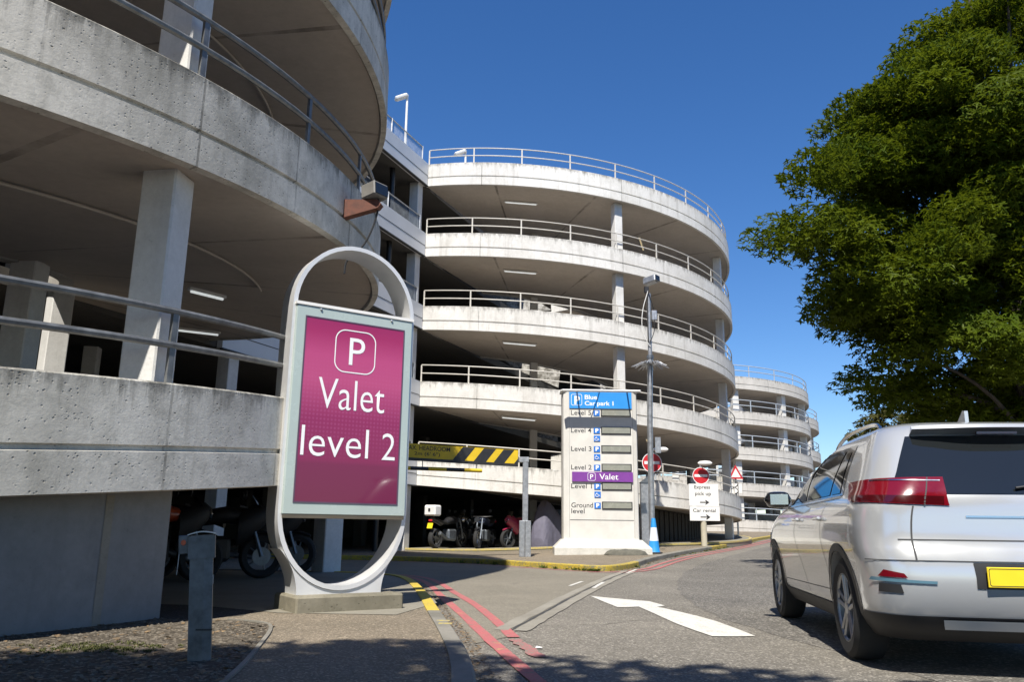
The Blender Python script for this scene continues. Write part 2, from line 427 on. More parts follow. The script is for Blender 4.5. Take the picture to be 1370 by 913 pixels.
# ------------------------------------------------------------------ ground, roads, pavements
def resample(pts, step):
    out = [Vector(pts[0])]
    for a, b in zip(pts[:-1], pts[1:]):
        a, b = Vector(a), Vector(b); n = max(1, int((b - a).length / step))
        out += [a + (b - a) * (k / n) for k in range(1, n + 1)]
    return out
def smoothline(pts, it=2):
    p = [Vector(q) for q in pts]
    for _ in range(it):
        q = [p[0]]
        for a, b in zip(p[:-1], p[1:]): q += [a * .75 + b * .25, a * .25 + b * .75]
        q.append(p[-1]); p = q
    return p
def strip(name, pts, width, mat, dz, kind='structure', step=.3, jag=0.0, it=2, parent=None, h=0.0):
    """a painted band / laid strip following a ground polyline"""
    P = resample(smoothline(pts, it), step); mb = MB(); vs = []
    for i, p in enumerate(P):
        d = (P[min(i + 1, len(P) - 1)] - P[max(i - 1, 0)]).normalized(); n = Vector((-d.y, d.x))
        for s in (-1, 1):
            q = p + n * (s * width / 2 + rng.uniform(-jag, jag)); vs.append((q.x, q.y, gz(q.x, q.y) + dz))
    mb.add(vs, [(2 * i, 2 * i + 1, 2 * i + 3, 2 * i + 2) for i in range(len(P) - 1)])
    o = mb.build(name, mat, parent)
    return tag(o, kind=kind) if kind else o
def tri_fill(poly):
    from mathutils.geometry import tessellate_polygon
    return [tuple(t) for t in tessellate_polygon([[Vector((p[0], p[1], 0)) for p in poly]])]
def sheet(name, poly, mat, dz, thick=0.0, grid=2.0, kind='structure'):
    """a flat area following the ground; thick > 0 gives it an edge down to the ground"""
    import bmesh
    b = bmesh.new(); vs = [b.verts.new((p[0], p[1], 0)) for p in poly]; f = b.faces.new(vs); f.normal_update()
    if f.normal.z < 0: f.normal_flip()
    xs = [p[0] for p in poly]; ys = [p[1] for p in poly]
    y = math.floor(min(ys)) + .517
    while y < max(ys):
        if y > 17: bmesh.ops.bisect_plane(b, geom=b.verts[:] + b.edges[:] + b.faces[:], plane_co=(0, y, 0), plane_no=(0, 1, 0))
        y += grid
    x = math.floor(min(xs)) + .517
    while x < max(xs):
        if -3 < x < 5 and max(ys) > 18: bmesh.ops.bisect_plane(b, geom=b.verts[:] + b.edges[:] + b.faces[:], plane_co=(x, 0, 0), plane_no=(1, 0, 0))
        x += 1.0
    b.normal_update(); bmesh.ops.triangulate(b, faces=b.faces[:])
    for v in b.verts: v.co.z = gz(v.co.x, v.co.y) + dz
    if thick:
        r = bmesh.ops.extrude_face_region(b, geom=b.faces[:])
        for e in r['geom']:
            if isinstance(e, bmesh.types.BMVert): e.co.z -= thick
    bmesh.ops.recalc_face_normals(b, faces=b.faces[:])
    me = bpy.data.meshes.new(name); b.to_mesh(me); b.free(); me.materials.append(mat)
    if not thick:
        for p in me.polygons:
            if p.normal.z < 0: p.flip()
    o = bpy.data.objects.new(name, me); COL.objects.link(o); return tag(o, kind=kind)

# ground: one big sheet to the horizon
mb = MB(); xs = [-600, -200, -80, -40, -20, -10, -6, -4, -3, -2, -1, 0, 1, 2, 3, 4, 5, 8, 14, 25, 45, 90, 250, 600]
ys = [-200, -60, -20, -8, 0, 5, 10, 15, 17, 19, 20, 21, 22, 23, 24, 26, 28, 30, 32, 35, 38, 42, 46, 50, 54, 58, 70, 100, 200, 700]
mb.add([(x, y, gz(x, y)) for y in ys for x in xs],
       [(j * len(xs) + i, j * len(xs) + i + 1, (j + 1) * len(xs) + i + 1, (j + 1) * len(xs) + i) for j in range(len(ys) - 1) for i in range(len(xs) - 1)])
tag(mb.build('road', M['asphalt'], smooth=0), kind='structure')

KERB_N = [(-.06, 1.0), (-.10, 3.4), (-.19, 5.0), (-.40, 6.5), (-.66, 8.1), (-.90, 9.7), (-1.18, 11.3), (-1.42, 12.5), (-1.72, 13.45), (-2.3, 14.05), (-3.4, 14.4), (-6, 14.6), (-22, 14.8)]
KERB_F = [(-22, 22.2), (-8, 22.1), (-3.9, 21.75), (-2.3, 21.3), (-.43, 20.05), (1.0, 18.35), (1.7, 17.55), (2.0, 17.5), (2.35, 17.95), (2.95, 19.4), (3.6, 21.2), (4.92, 24.1), (7.3, 28.4), (9.95, 33.8), (13.5, 42), (17, 52), (20, 64), (20, 90)]
kn = [tuple(p) for p in smoothline(KERB_N, 2)]; kf = [tuple(p) for p in smoothline(KERB_F, 2)]
def off(pts, d):
    out = []
    for i, p in enumerate(pts):
        a = Vector(pts[max(i - 1, 0)]); b = Vector(pts[min(i + 1, len(pts) - 1)]); t = (b - a).normalized()
        out.append((p[0] - t.y * d, p[1] + t.x * d))
    return out
kn_in = off(kn, .13); kf_in = off(kf, .14)
# side road surface: lighter, finer asphalt
sheet('side_road', [(-22, 14.9), (-6, 14.75), (-3.3, 14.5), (-2.2, 14.1), (-1.6, 13.4), (-1.28, 12.4), (-.76, 9.7), (-.25, 6.6), (0.0, 7.0), (.10, 7.6), (.28, 8.35), (.52, 9.45), (.9, 11.2), (1.42, 13.4), (1.98, 15.7), (1.93, 17.3), (1.6, 17.4), (.9, 18.2), (-.5, 19.85), (-2.4, 21.1), (-4, 21.6), (-22, 22)], M['asphalt_side'], .004)
rpl = [tuple(p) for p in resample(smoothline([(11.2, 33.5), (8.0, 27.5), (5.9, 23.2), (4.1, 19.2), (3.1, 15.5), (2.45, 12.3), (2.1, 9.2), (2.3, 7.2), (2.55, 5.8), (3.0, 1.0)], 2), .25)]
rpl = [(x + .05 * mnoise.noise(Vector((x * 3, y * 2.2, 0))) + .03 * mnoise.noise(Vector((x * 9, y * 8, 3))), y) for x, y in rpl]
sheet('road_patch', rpl + [(9, 1.0), (14, 20), (16, 40)], M['asphalt_dark'], .0025)
# pavements with kerbs
PATH = [(p[0], p[1]) for p in kn_in] + [(-22, 1.0)]
sheet('pavement', PATH, M['path'], .105, .16)
FPATH = [(p[0], p[1]) for p in kf_in] + [(3, 90), (-22, 90)]
sheet('far_pavement', FPATH, M['path'], .105, .16)
def kerb(name, outer, inner, mat, ranges):
    """kerb stones as a raised strip; ranges: material index by arc position"""
    mb = MB(); acc = 0
    for i in range(len(outer) - 1):
        a, b, c, d = outer[i], outer[i + 1], inner[i + 1], inner[i]
        L = math.dist(a, b); acc += L
        mi = 0
        if ranges(a): mi = 1
        vs = []
        for q, dz in ((a, -.05), (a, .10), ((a[0] * .86 + d[0] * .14, a[1] * .86 + d[1] * .14), .118), (d, .118), (d, -.05),
                      (b, -.05), (b, .10), ((b[0] * .86 + c[0] * .14, b[1] * .86 + c[1] * .14), .118), (c, .118), (c, -.05)):
            vs.append((q[0], q[1], gz(q[0], q[1]) + dz))
        mb.add(vs, [(0, 5, 6, 1), (1, 6, 7, 2), (2, 7, 8, 3), (3, 8, 9, 4)], mi)
    import bmesh
    o = mb.build(name, mat, smooth=0)
    return tag(o, kind='structure')
kn_o = [tuple(p) for p in resample(kn, .25)]; kf_o = [tuple(p) for p in resample(kf, .3)]
kerb('kerb', kn_o, off(kn_o, .13), [M['kerb'], road_paint('yellow_kerb_top', (.58, .42, .05), (.22, .20, .15), .6)], lambda a: 7.9 < a[1] < 14.3)
kerb('kerb', kf_o, off(kf_o, .14), [M['kerb'], M['yellow_kerb']], lambda a: a[0] < 2.9 or a[1] > 27)
# small yellow kerb ticks and a joint line in the path
for yy in (7.05, 6.85):
    xx = -.53 - (yy - 7) * .16
    mbk = MB().box((xx, yy, .1195), (.11, .05, .004), Matrix.Rotation(.0, 3, 'Z'))
    tag(mbk.build('kerb_paint', M['yellow_line']), kind='structure')
# concrete apron of the path around the sign, laid flush
sheet('paving', [(-1.0, 7.55), (-.74, 8.75), (-1.02, 10.35), (-1.22, 11.2), (-1.5, 12.3), (-1.86, 13.3), (-2.5, 13.9), (-6, 14.2), (-6, 8.6), (-3.0, 8.2), (-2.06, 7.6)], M['path_fine'], .109)
# red double lines, strip of trench concrete, dashes, arrow
strip('road_marking', [(-.42 + .6, 5.0), (-.12 + .02, 6.5), (-.39, 8.24), (-.81, 10.5), (-1.12, 12.4), (-1.42, 13.9), (-1.91, 15.2), (-3, 15.9), (-6, 16.2), (-20, 16.4)], .10, M['red_line'], .008, jag=.006)
strip('road_marking', [(.04, 6.96), (-.16, 8.47), (-.5, 10.35), (-.86, 12.1), (-1.16, 13.7), (-1.55, 14.95), (-2.4, 15.75), (-4, 16.3), (-8, 16.6), (-20, 16.8)], .10, M['red_line'], .008, jag=.008)
strip('road_marking', [(.22, 5.95), (.12, 6.45), (.05, 6.85)], .09, road_paint('faded_red_paint', (.40, .13, .13), (.20, .18, .145), 1.35), .008, jag=.02)
kred = off(kf_o, -.32); kred2 = off(kf_o, -.55)
strip('road_marking', [p for p in kred if p[1] < 40][::3], .09, M['red_line'], .008, it=0)
strip('road_marking', [p for p in kred2 if p[1] < 40 and p[0] > 1.6][::3], .08, M['red_line'], .009, it=0)
tr = [(.02, 7.4), (.14, 7.95), (.40, 9.1), (.8, 10.9), (1.35, 13.2), (2.0, 15.8), (2.55, 17.7)]
strip('trench_strip', [(x - .09, y + .02) for x, y in tr], .13, M['strip'], .0085, jag=.012)
strip('trench_strip', [(x + .085, y - .02) for x, y in tr], .13, M['strip'], .0085, jag=.012)
strip('trench_joint', tr, .03, M['groove'], .0075, jag=.008)
for a, b, wd in (((.93, 12.95), (1.22, 14.05), .055), ((1.26, 12.58), (1.56, 13.95), .06), ((2.36, 16.85), (2.76, 18.3), .06)):
    strip('road_marking', [a, b], wd, M['white_line'], .0115, it=0, jag=.004)
arrow = [(1.08, 11.15), (1.14, 10.45), (1.24, 9.65), (1.37, 9.68), (1.49, 9.76), (1.53, 9.05), (1.59, 8.08), (1.66, 7.55), (1.71, 7.19), (1.9, 7.2), (2.08, 7.23), (2.07, 7.75), (2.03, 8.35), (1.95, 8.8), (1.86, 9.18), (1.78, 9.48), (1.70, 9.74), (1.77, 9.84), (1.83, 9.94), (1.78, 10.2), (1.73, 10.45), (1.6, 10.6), (1.46, 10.75), (1.27, 10.95)]
arrow = [(x + rng.uniform(-.008, .008), y + rng.uniform(-.02, .02)) for x, y in arrow]
sheet('road_marking', arrow, M['white_line'], .0065)

# gravel bed at the foot of the near wall
CN = Vector((-10.55, 9.96)); RN = 8.7
CF = Vector((.41, 34.98)); RF = 9.04
def pol(C, R, t, z=0): return Vector((C.x + R * sin(t), C.y - R * cos(t), z))
gpoly = [pol(CN, RN - .5, t) for t in [k * .08 for k in range(0, 16)]]
gbed = [(p.x, p.y) for p in gpoly] + [(-2.2, 6.95), (-1.82, 6.65), (-1.62, 5.5), (-1.46, 4.6), (-1.3, 3.0), (-1.25, 1.5)]
sheet('gravel_bed', gbed, M['soil'], .113)
edging = [tuple(p) for p in smoothline([(-2.3, 7.0), (-1.95, 6.85), (-1.79, 6.5), (-1.60, 5.5), (-1.44, 4.6), (-1.28, 3.0), (-1.23, 1.5)], 2)]
mb = MB(); E_ = resample(edging, .4)
for a, b in zip(E_[:-1], E_[1:]):
    d = (b - a).normalized(); n = Vector((-d.y, d.x)) * .014
    mb.add([(p.x, p.y, z) for z in (.08, .118) for p in (a - n, a + n, b + n, b - n)], [(0, 1, 2, 3), (4, 7, 6, 5), (0, 4, 5, 1), (1, 5, 6, 2), (2, 6, 7, 3), (3, 7, 4, 0)])
tag(mb.build('kerb', M['kerb'], smooth=0), kind='structure')
sheet('undercroft_shade', [(-2.3, 7.35), (-2.25, 9.5), (-2.45, 11.5), (-2.9, 13.0), (-3.6, 14.1), (-14, 14.3), (-14, 4.0), (-7.5, 5.0), (-4.5, 5.3), (-2.75, 6.85)], M['under'], .1065)  # dark sheet laid over the path, painting in the undercroft's shade
def inside(p, poly):
    x, y = p; r = False
    for i in range(len(poly)):
        x1, y1 = poly[i]; x2, y2 = poly[i - 1]
        if (y1 > y) != (y2 > y) and x < (x2 - x1) * (y - y1) / (y2 - y1) + x1: r = not r
    return r
def pebbles(name, region, bbox, n, smin, smax, mat, z, squash=.6, seed=1):
    r = random.Random(seed); mb = MB(); k = 0
    while k < n:
        p = (r.uniform(bbox[0], bbox[1]), r.uniform(bbox[2], bbox[3]))
        if not region(p): continue
        k += 1; s = smin + (smax - smin) * r.random() ** 2.5; a = r.uniform(0, 6.3)
        vs = []
        for q in ((1, 0, 0), (.3, .8, 0), (-.8, .5, 0), (-.7, -.6, 0), (.4, -.9, 0), (.1, .1, .8), (-.3, -.2, .7)):
            x, y, zz = [q[i] * s * r.uniform(.7, 1.2) for i in range(3)]
            vs.append((p[0] + x * cos(a) - y * sin(a), p[1] + x * sin(a) + y * cos(a), z(p) + zz * squash))
        mb.add(vs, [(0, 1, 5), (1, 2, 6, 5), (2, 3, 6), (3, 4, 6), (4, 0, 5, 6)])
    return tag(mb.build(name, mat, smooth=0), kind='stuff')
pebbles('gravel', lambda p: inside(p, gbed), (-4.6, -1.4, 2.5, 8.0), 5200, .006, .022, M['stone'], lambda p: .114)
def flakes(name, region, bbox, n, smin, smax, mat, z, seed=3, up=.5):
    r = random.Random(seed); mb = MB(); k = 0
    while k < n:
        p = (r.uniform(bbox[0], bbox[1]), r.uniform(bbox[2], bbox[3]))
        if not region(p): continue
        k += 1; s = r.uniform(smin, smax); a = r.uniform(0, 6.3); t = r.uniform(-up, up); z0 = z(p) + s * .25
        e = Vector((cos(a), sin(a), t * .5)); g = Vector((-sin(a), cos(a), t))
        c = Vector((p[0], p[1], z0))
        mb.add([c - e * s, c + g * s * .45, c + e * s, c - g * s * .45], [(0, 1, 2, 3)])
    return tag(mb.build(name, mat, smooth=0), kind='stuff')
flakes('leaf_litter', lambda p: inside(p, gbed), (-4.6, -1.4, 2.5, 8.0), 900, .012, .032, M['dry_leaf'], lambda p: .114)
def near_line(pts, w0, w1):
    P = [Vector(q) for q in pts]
    def f(p):
        q = Vector(p)
        for a, b in zip(P[:-1], P[1:]):
            d = b - a; t = (q - a).dot(d) / d.length_squared
            if 0 <= t <= 1:
                n = Vector((d.y, -d.x)).normalized(); s = (q - a - d * t).dot(n)
                if w0 <= s <= w1: return True
        return False
    return f
gut = near_line(KERB_N[1:10], .0, .17)
flakes('gutter_litter', lambda p: gut(p) and rng.random() < .8, (-2.4, .3, 5.0, 14), 1100, .008, .024, M['dry_leaf'], lambda p: .008, 5)
pebbles('gutter_grit', lambda p: gut(p), (-2.4, .3, 5.0, 14), 1500, .003, .010, M['stone'], lambda p: .006, .6, 6)
gutf = near_line(KERB_F[3:14], .0, .22)
flakes('gutter_litter', lambda p: gutf(p), (-2, 10, 17, 34), 900, .015, .035, M['dry_leaf'], lambda p: gz(*p) + .008, 7)
# weeds growing along the far kerb
def weeds(name, spots, mat, seed):
    r = random.Random(seed); mb = MB()
    for (x, y, s) in spots:
        for _ in range(26):
            a = r.uniform(0, 6.3); L = s * r.uniform(.4, 1); b = Vector((x + r.gauss(0, s * .4), y + r.gauss(0, s * .4), gz(x, y) + .0))
            d = Vector((cos(a) * .7, sin(a) * .7, r.uniform(.4, 1.2))).normalized(); g = Vector((-sin(a), cos(a), 0))
            mb.add([b, b + d * L * .5 + g * L * .16, b + d * L, b + d * L * .5 - g * L * .16], [(0, 1, 2, 3)])
    return tag(mb.build(name, mat, smooth=0), kind='stuff')
wp = off(kf_o, -.05)
weeds('weeds', [(*rng.choice([q for q in wp if -1.2 < q[0] < 1.8 and q[1] < 22]), rng.uniform(.05, .12)) for _ in range(26)] +
      [(*rng.choice([q for q in wp if 2.6 < q[0] < 8]), rng.uniform(.04, .1)) for _ in range(16)], M['weed'], 4)
mp = []
weeds('moss', [(-2.55 + rng.gauss(0, .2), 5.35 + rng.gauss(0, .12), .022) for _ in range(150)], M['moss'], 9).location.z = .112

# ------------------------------------------------------------------ ramp towers
def sweep(name, prof, C, R, zf, t0, t1, n, mat, parent, uvrows=True):
    mb = MB(); m = len(prof); vs = []
    for i in range(n + 1):
        t = t0 + (t1 - t0) * i / n
        for dr, dz in prof: vs.append((C.x + (R + dr) * sin(t), C.y - (R + dr) * cos(t), zf(t) + dz))
    fs = []; uvs = []
    cum = [0.0]
    for k in range(m): cum.append(cum[-1] + math.dist(prof[k], prof[(k + 1) % m]))
    for i in range(n):
        ua = R * (t0 + (t1 - t0) * i / n); ub = R * (t0 + (t1 - t0) * (i + 1) / n)
        for k in range(m):
            l = (k + 1) % m
            fs.append((i * m + k, i * m + l, (i + 1) * m + l, (i + 1) * m + k))
            uvs.append(((ua, cum[k]), (ua, cum[k + 1]), (ub, cum[k + 1]), (ub, cum[k])))
    fs.append(tuple(range(m))); uvs.append(((0, 50),) * m)
    fs.append(tuple(n * m + k for k in range(m))[::-1]); uvs.append(((0, 50),) * m)
    mb.add(vs, fs, 0, uvs)
    return mb.build(name, mat, parent, smooth=30)
PARAPET = [(-.014, 0), (0, -.014), (0, -.49), (-.035, -.50), (-.035, -.53), (.004, -.54), (.004, -.83), (-.08, -.84), (-.10, -.80), (-.10, -.55), (-.2, -.52), (-.2, 0)]
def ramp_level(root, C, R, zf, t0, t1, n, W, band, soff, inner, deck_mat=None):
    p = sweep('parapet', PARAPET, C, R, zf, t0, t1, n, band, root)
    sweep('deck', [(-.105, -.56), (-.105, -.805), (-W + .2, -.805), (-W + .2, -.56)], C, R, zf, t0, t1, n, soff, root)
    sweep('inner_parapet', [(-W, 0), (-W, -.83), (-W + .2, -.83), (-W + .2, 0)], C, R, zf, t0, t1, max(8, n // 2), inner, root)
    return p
def railing(root, C, R, zf, t0, t1, n, mat, posts, r=.026, hh=(.58, .30), pw=.05, clampz=0):
    def line(h, name, parent):
        mb = MB(); mb.tube([pol(C, R, t0 + (t1 - t0) * i / n, zf(t0 + (t1 - t0) * i / n) + h) for i in range(n + 1)], r, 8)
        return mb.build(name, mat, parent)
    top = line(hh[0], 'railing', root); line(hh[1], 'lower_rail', top)
    for t in posts:
        q = MB().box((0, 0, 0), (pw, pw * .55, hh[0] + .16), None)
        o = q.build('rail_post', mat, top, smooth=0)
        p = pol(C, R - .0, t, zf(t) + hh[0] / 2 - .09); o.location = p; o.rotation_euler = (0, 0, t)
    return top
def col(root, C, R, t, z0, z1, s, mat, tilt=0):
    o = MB().box((0, 0, (z0 + z1) / 2), (s, s, z1 - z0), None, bevel=.015).build('column', mat, root, smooth=0)
    o.location = pol(C, R, t); o.rotation_euler = (0, 0, t + tilt); return o

# --- far tower
FT = empty('ramp_tower', 'large round white concrete car park ramp with five banded levels behind the parking totem', 'car park ramp', (0, 0, 0))
FZ = [13.139, 10.531, 7.926, 5.325, 2.740]
def fz(z): return lambda t: z - .6226 * t + .0933 * t * t if t < 2 else z - .6226 * t + .0933 * 4 + (t - 2) * .37
T0F, T1F = -.40, 2.76
for j, z in enumerate(FZ):
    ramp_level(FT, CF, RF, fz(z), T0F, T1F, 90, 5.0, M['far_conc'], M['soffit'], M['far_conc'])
    railing(FT, CF, RF - .09, fz(z), T0F + .007, T1F, 90, M['rail_far'], [-.3932 + .1887 * k for k in range(11)], .02, (.57, .29), .045)
for j in range(5):
    z1 = FZ[j]
    for t in (.385, 1.17, 1.95):
        z0 = fz(FZ[j + 1])(t) - .5 if j < 4 else gz(*pol(CF, RF, t).xy) - .1
        col(FT, CF, RF - .42, t, z0, fz(z1)(t) - .8, .30, M['column'])
    for t in (.1, 1.1):
        z0 = fz(FZ[j + 1])(t) - .5 if j < 4 else 0
        col(FT, CF, RF - 4.7, t, z0, fz(z1)(t) - .8, .28, M['column'])
# stubby ground floor slab with a yellow edge, and a dark back wall of the ground floor
sweep('floor_slab', [(.32, .0), (.32, -.3), (-RF + .5, -.3), (-RF + .5, 0)], CF, RF, lambda t: gz(*pol(CF, RF, t).xy) + .19, -.45, 2.6, 60, M['path_fine'], FT)
sweep('floor_edging', [(.335, .006), (.335, -.05), (.24, -.002), (.24, .006)], CF, RF, lambda t: gz(*pol(CF, RF, t).xy) + .192, -.45, 2.6, 60, M['yellow_line'], FT)
scr = MB()
for k in range(46):
    t = .42 + 1.6 * k / 45; z1_ = fz(FZ[4])(t) - .85; zg_ = gz(*pol(CF, 7.6, t).xy) + .1
    if z1_ > zg_ + .2: scr.box(pol(CF, 7.6, t, (z1_ + zg_) / 2), (.20, .05, z1_ - zg_), Matrix.Rotation(t, 3, 'Z'))
tag(scr.build('screen_slats', plain('brown_slats', (.05, .045, .04), .8), FT, smooth=0), kind='stuff')
sweep('screen_wall', [(0, 0), (0, 1.6), (-.1, 1.6), (-.1, 0)], CF, 7.4, lambda t: gz(*pol(CF, 7.4, t).xy) + .1 - .25 * (t - .4), .40, 1.9, 24, M['inner_wall'], FT)

for poly in ([(-1.61, 11.71), (.5, 11.63), (1.83, 10.78), (.16, 10.65)], [(-.45, 8.43), (.8, 8.35), (1.97, 8.01), (2.24, 7.99), (2.14, 7.11), (1.27, 7.48), (.22, 7.93)], [(-.19, 5.2), (.72, 5.11), (2.1, 4.88), (2.13, 4.64), (.76, 5.01)]):
    MB().prism(poly, (0, 36.5, 0), (1, 0, 0), (0, 0, 1), (0, 1, 0), 0, .25).build('inner_ramp', M['far_conc'], FT, smooth=0)

# --- near tower
NT = empty('ramp_tower', 'near grey concrete spiral car park ramp towering over the path on the left', 'car park ramp', (0, 0, 0))
NZ = [(1.217, .648), (3.822, .706), (6.46, .706), (9.07, .706), (11.65, .68)]
def nz_(z, s): return lambda t: z + s * t
T0N, T1N = -.38, 2.76
for j, (z, s) in enumerate(NZ):
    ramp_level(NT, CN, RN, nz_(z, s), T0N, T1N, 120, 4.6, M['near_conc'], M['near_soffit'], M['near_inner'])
    railing(NT, CN, RN - .1, nz_(z, s), T0N + .02, T1N, 100, M['rail_near'], [1.14 + .19 * k for k in range(-8, 9)], .03, (.60, .32), .055)
for j in range(len(NZ)):
    for k in range(-1, 3):
        t = 1.148 + .94 * k
        z0 = nz_(*NZ[j - 1])(t) - .53 if j > 0 else .1
        z1 = nz_(*NZ[j])(t) - .8
        if j == 0 and k <= 0: continue
        if z1 - z0 > .5: col(NT, CN, RN - (.42 if j else .12), t, z0, z1, .31 if j else .36, M['column'], .30)
    for t in (.55, 1.57, 2.4):
        z0 = nz_(*NZ[j - 1])(t) - .53 if j > 0 else .1
        z1 = nz_(*NZ[j])(t) - .8
        if z1 - z0 > .5: col(NT, CN, RN - 4.35, t, z0, z1, .33, M['column'])
for j in (1, 2):
    zf_ = nz_(*NZ[j])
    MB().tube([pol(CN, 7.0, .3 + 1.5 * k / 30, zf_(.3 + 1.5 * k / 30) - .84) for k in range(31)], .018, 6).build('conduit', M['soffit'], NT)
# closing wall under the lowest ramp, ending in a pier
wall = MB(); n = 40; vs = []; ts = [-.38 + (1.205 + .38) * i / n for i in range(n + 1)]
for t in ts:
    for R_ in (RN - .48, RN - .75):
        vs += [pol(CN, R_, t, .06), pol(CN, R_, t, nz_(*NZ[0])(t) - .82)]
fs = []
for i in range(n):
    a = i * 4; b = a + 4
    fs += [(a, b, b + 1, a + 1), (a + 2, a + 3, b + 3, b + 2), (a + 1, b + 1, b + 3, a + 3)]
fs += [(0, 1, 3, 2), (n * 4, n * 4 + 2, n * 4 + 3, n * 4 + 1)]
wo = wall.add(vs, fs).build('wall', M['wall_conc'], NT)
pj = MB(); t = 1.125
for dt in (0,):
    a = pol(CN, RN - .476, t, .1); b = pol(CN, RN - .476, t + .009, .1); z1 = nz_(*NZ[0])(t) - .86
    pj.add([a, b, b + Vector((0, 0, z1 - .1)), a + Vector((0, 0, z1 - .1)), a * 1, b * 1], [(0, 1, 2, 3)])
pj.build('wall_joint', M['strip'], wo, smooth=0)

# --- straight parking block between the two towers
F0 = Vector((-3.06, 26.6)); FD = Vector((-.371, -.929)); FL = Vector((-.929, .371))
def bp(s, d, z=0): p = F0 + FD * s + FL * d; return Vector((p.x, p.y, z))
BL = empty('parking_block', 'white clad straight car park block with stacked level bands between the two round ramps', 'car park', (0, 0, 0))
BZ = [3.0, 5.58, 8.2, 10.8, 13.4]
ex, ey, ez = Vector((FD.x, FD.y, 0)), Vector((FL.x, FL.y, 0)), Vector((0, 0, 1))
for z in BZ:
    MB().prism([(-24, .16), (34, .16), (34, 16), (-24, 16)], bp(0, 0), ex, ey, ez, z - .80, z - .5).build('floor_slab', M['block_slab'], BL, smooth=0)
    f = MB().prism([(0, -.02), (9.4, -.02), (9.4, .14), (0, .14)], bp(0, 0), ex, ey, ez, z - .83, z).build('facade_band', M['cladding'], BL, smooth=0)
    MB().prism([(.0, -.026), (9.4, -.026), (9.4, -.018), (0, -.018)], bp(0, 0), ex, ey, ez, z - .475, z - .455).build('band_groove', M['groove'], f, smooth=0)
    MB().prism([(0, -.05), (9.4, -.05), (9.4, .05), (0, .05)], bp(0, 0), ex, ey, ez, z - .87, z - .834).build('band_drip', M['groove'], f, smooth=0)
    t_ = MB().tube([bp(.25, .1, z + .56), bp(9.2, .1, z + .56)], .022).build('railing', M['galv'], BL)
    MB().tube([bp(.25, .1, z + .06), bp(9.2, .1, z + .06)], .02).build('lower_rail', M['galv'], t_)
    mm = MB()
    for k in range(150): mm.box(bp(.3 + k * .06, .1, z + .31), (.010, .010, .5))
    tag(mm.build('mesh_infill', M['galv_dark'], t_, smooth=0), kind='stuff')
    for s in (.25, 2.4, 4.6, 6.8, 9.0): MB().box(bp(s, .1, z + .27), (.05, .05, .62)).build('rail_post', M['galv'], t_, smooth=0)
    if z < 13:
        for s in (6.0,): pass
rot = Matrix.Rotation(math.atan2(FD.y, FD.x), 3, 'Z')
for i, z in enumerate([.1] + [q - .5 for q in BZ[:-1]]):
    z1 = BZ[i] - .8
    for s in (.22, 8.8):
        MB().box(bp(s, .3, (z + z1) / 2), (.34, .34, z1 - z), rot, bevel=.012).build('column', M['column'], BL, smooth=0)
    for s in (-14, -9, -4, 1.5, 6.5, 12, 17):
        for d in (4.5, 10):
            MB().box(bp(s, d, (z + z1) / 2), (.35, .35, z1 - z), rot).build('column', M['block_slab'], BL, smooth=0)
    MB().tube([bp(1.6, .45, z), bp(1.6, .45, z1)], .09, 10).build('downpipe', M['black'], BL)
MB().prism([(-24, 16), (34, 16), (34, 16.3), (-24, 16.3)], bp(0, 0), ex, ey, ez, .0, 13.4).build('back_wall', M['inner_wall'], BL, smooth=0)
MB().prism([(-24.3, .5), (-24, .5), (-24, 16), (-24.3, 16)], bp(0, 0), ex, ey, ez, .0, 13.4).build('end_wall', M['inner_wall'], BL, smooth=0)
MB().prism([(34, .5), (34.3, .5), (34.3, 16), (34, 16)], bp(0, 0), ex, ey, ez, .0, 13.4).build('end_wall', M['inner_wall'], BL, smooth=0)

# --- two distant towers
def far_tower(C, R, z0, nl, label, ncol, s=-.25, tr=(-.9, 2.6), st=2.62):
    root = empty('ramp_tower', label, 'car park ramp', (0, 0, 0))
    C = Vector(C)
    for j in range(nl):
        z = z0 - st * j
        zf = (lambda zz: (lambda t: zz + s * t))(z)
        ramp_level(root, C, R, zf, tr[0], tr[1], 60, 4.6, M['dist_conc'], M['soffit'], M['dist_conc'])
        railing(root, C, R - .1, zf, tr[0], tr[1], 60, M['rail_dist'], [tr[0] + .24 * k for k in range(int((tr[1] - tr[0]) / .24))], .03, (.75, .4), .06)
        for k in range(ncol):
            t = -.75 + k * 3.3 / ncol
            b = zf(t) - st - .5 if j < nl - 1 else .3
            if zf(t) - .8 - b > .4: col(root, C, R - .5, t, b, zf(t) - .8, .42, M['column'])
            if k % 2 == 0 and zf(t) - .8 - b > .4: col(root, C, R - 4.3, t, b, zf(t) - .8, .42, M['column'])
    return root
far_tower((13.0, 61.0), 9.0, 10.75, 5, 'distant round concrete ramp tower showing at the right edge of the big white one', 7, st=2.3)
far_tower((17.4, 71.0), 9.0, 10.0, 4, 'farthest ramp tower peeping out behind the other distant round one', 6)

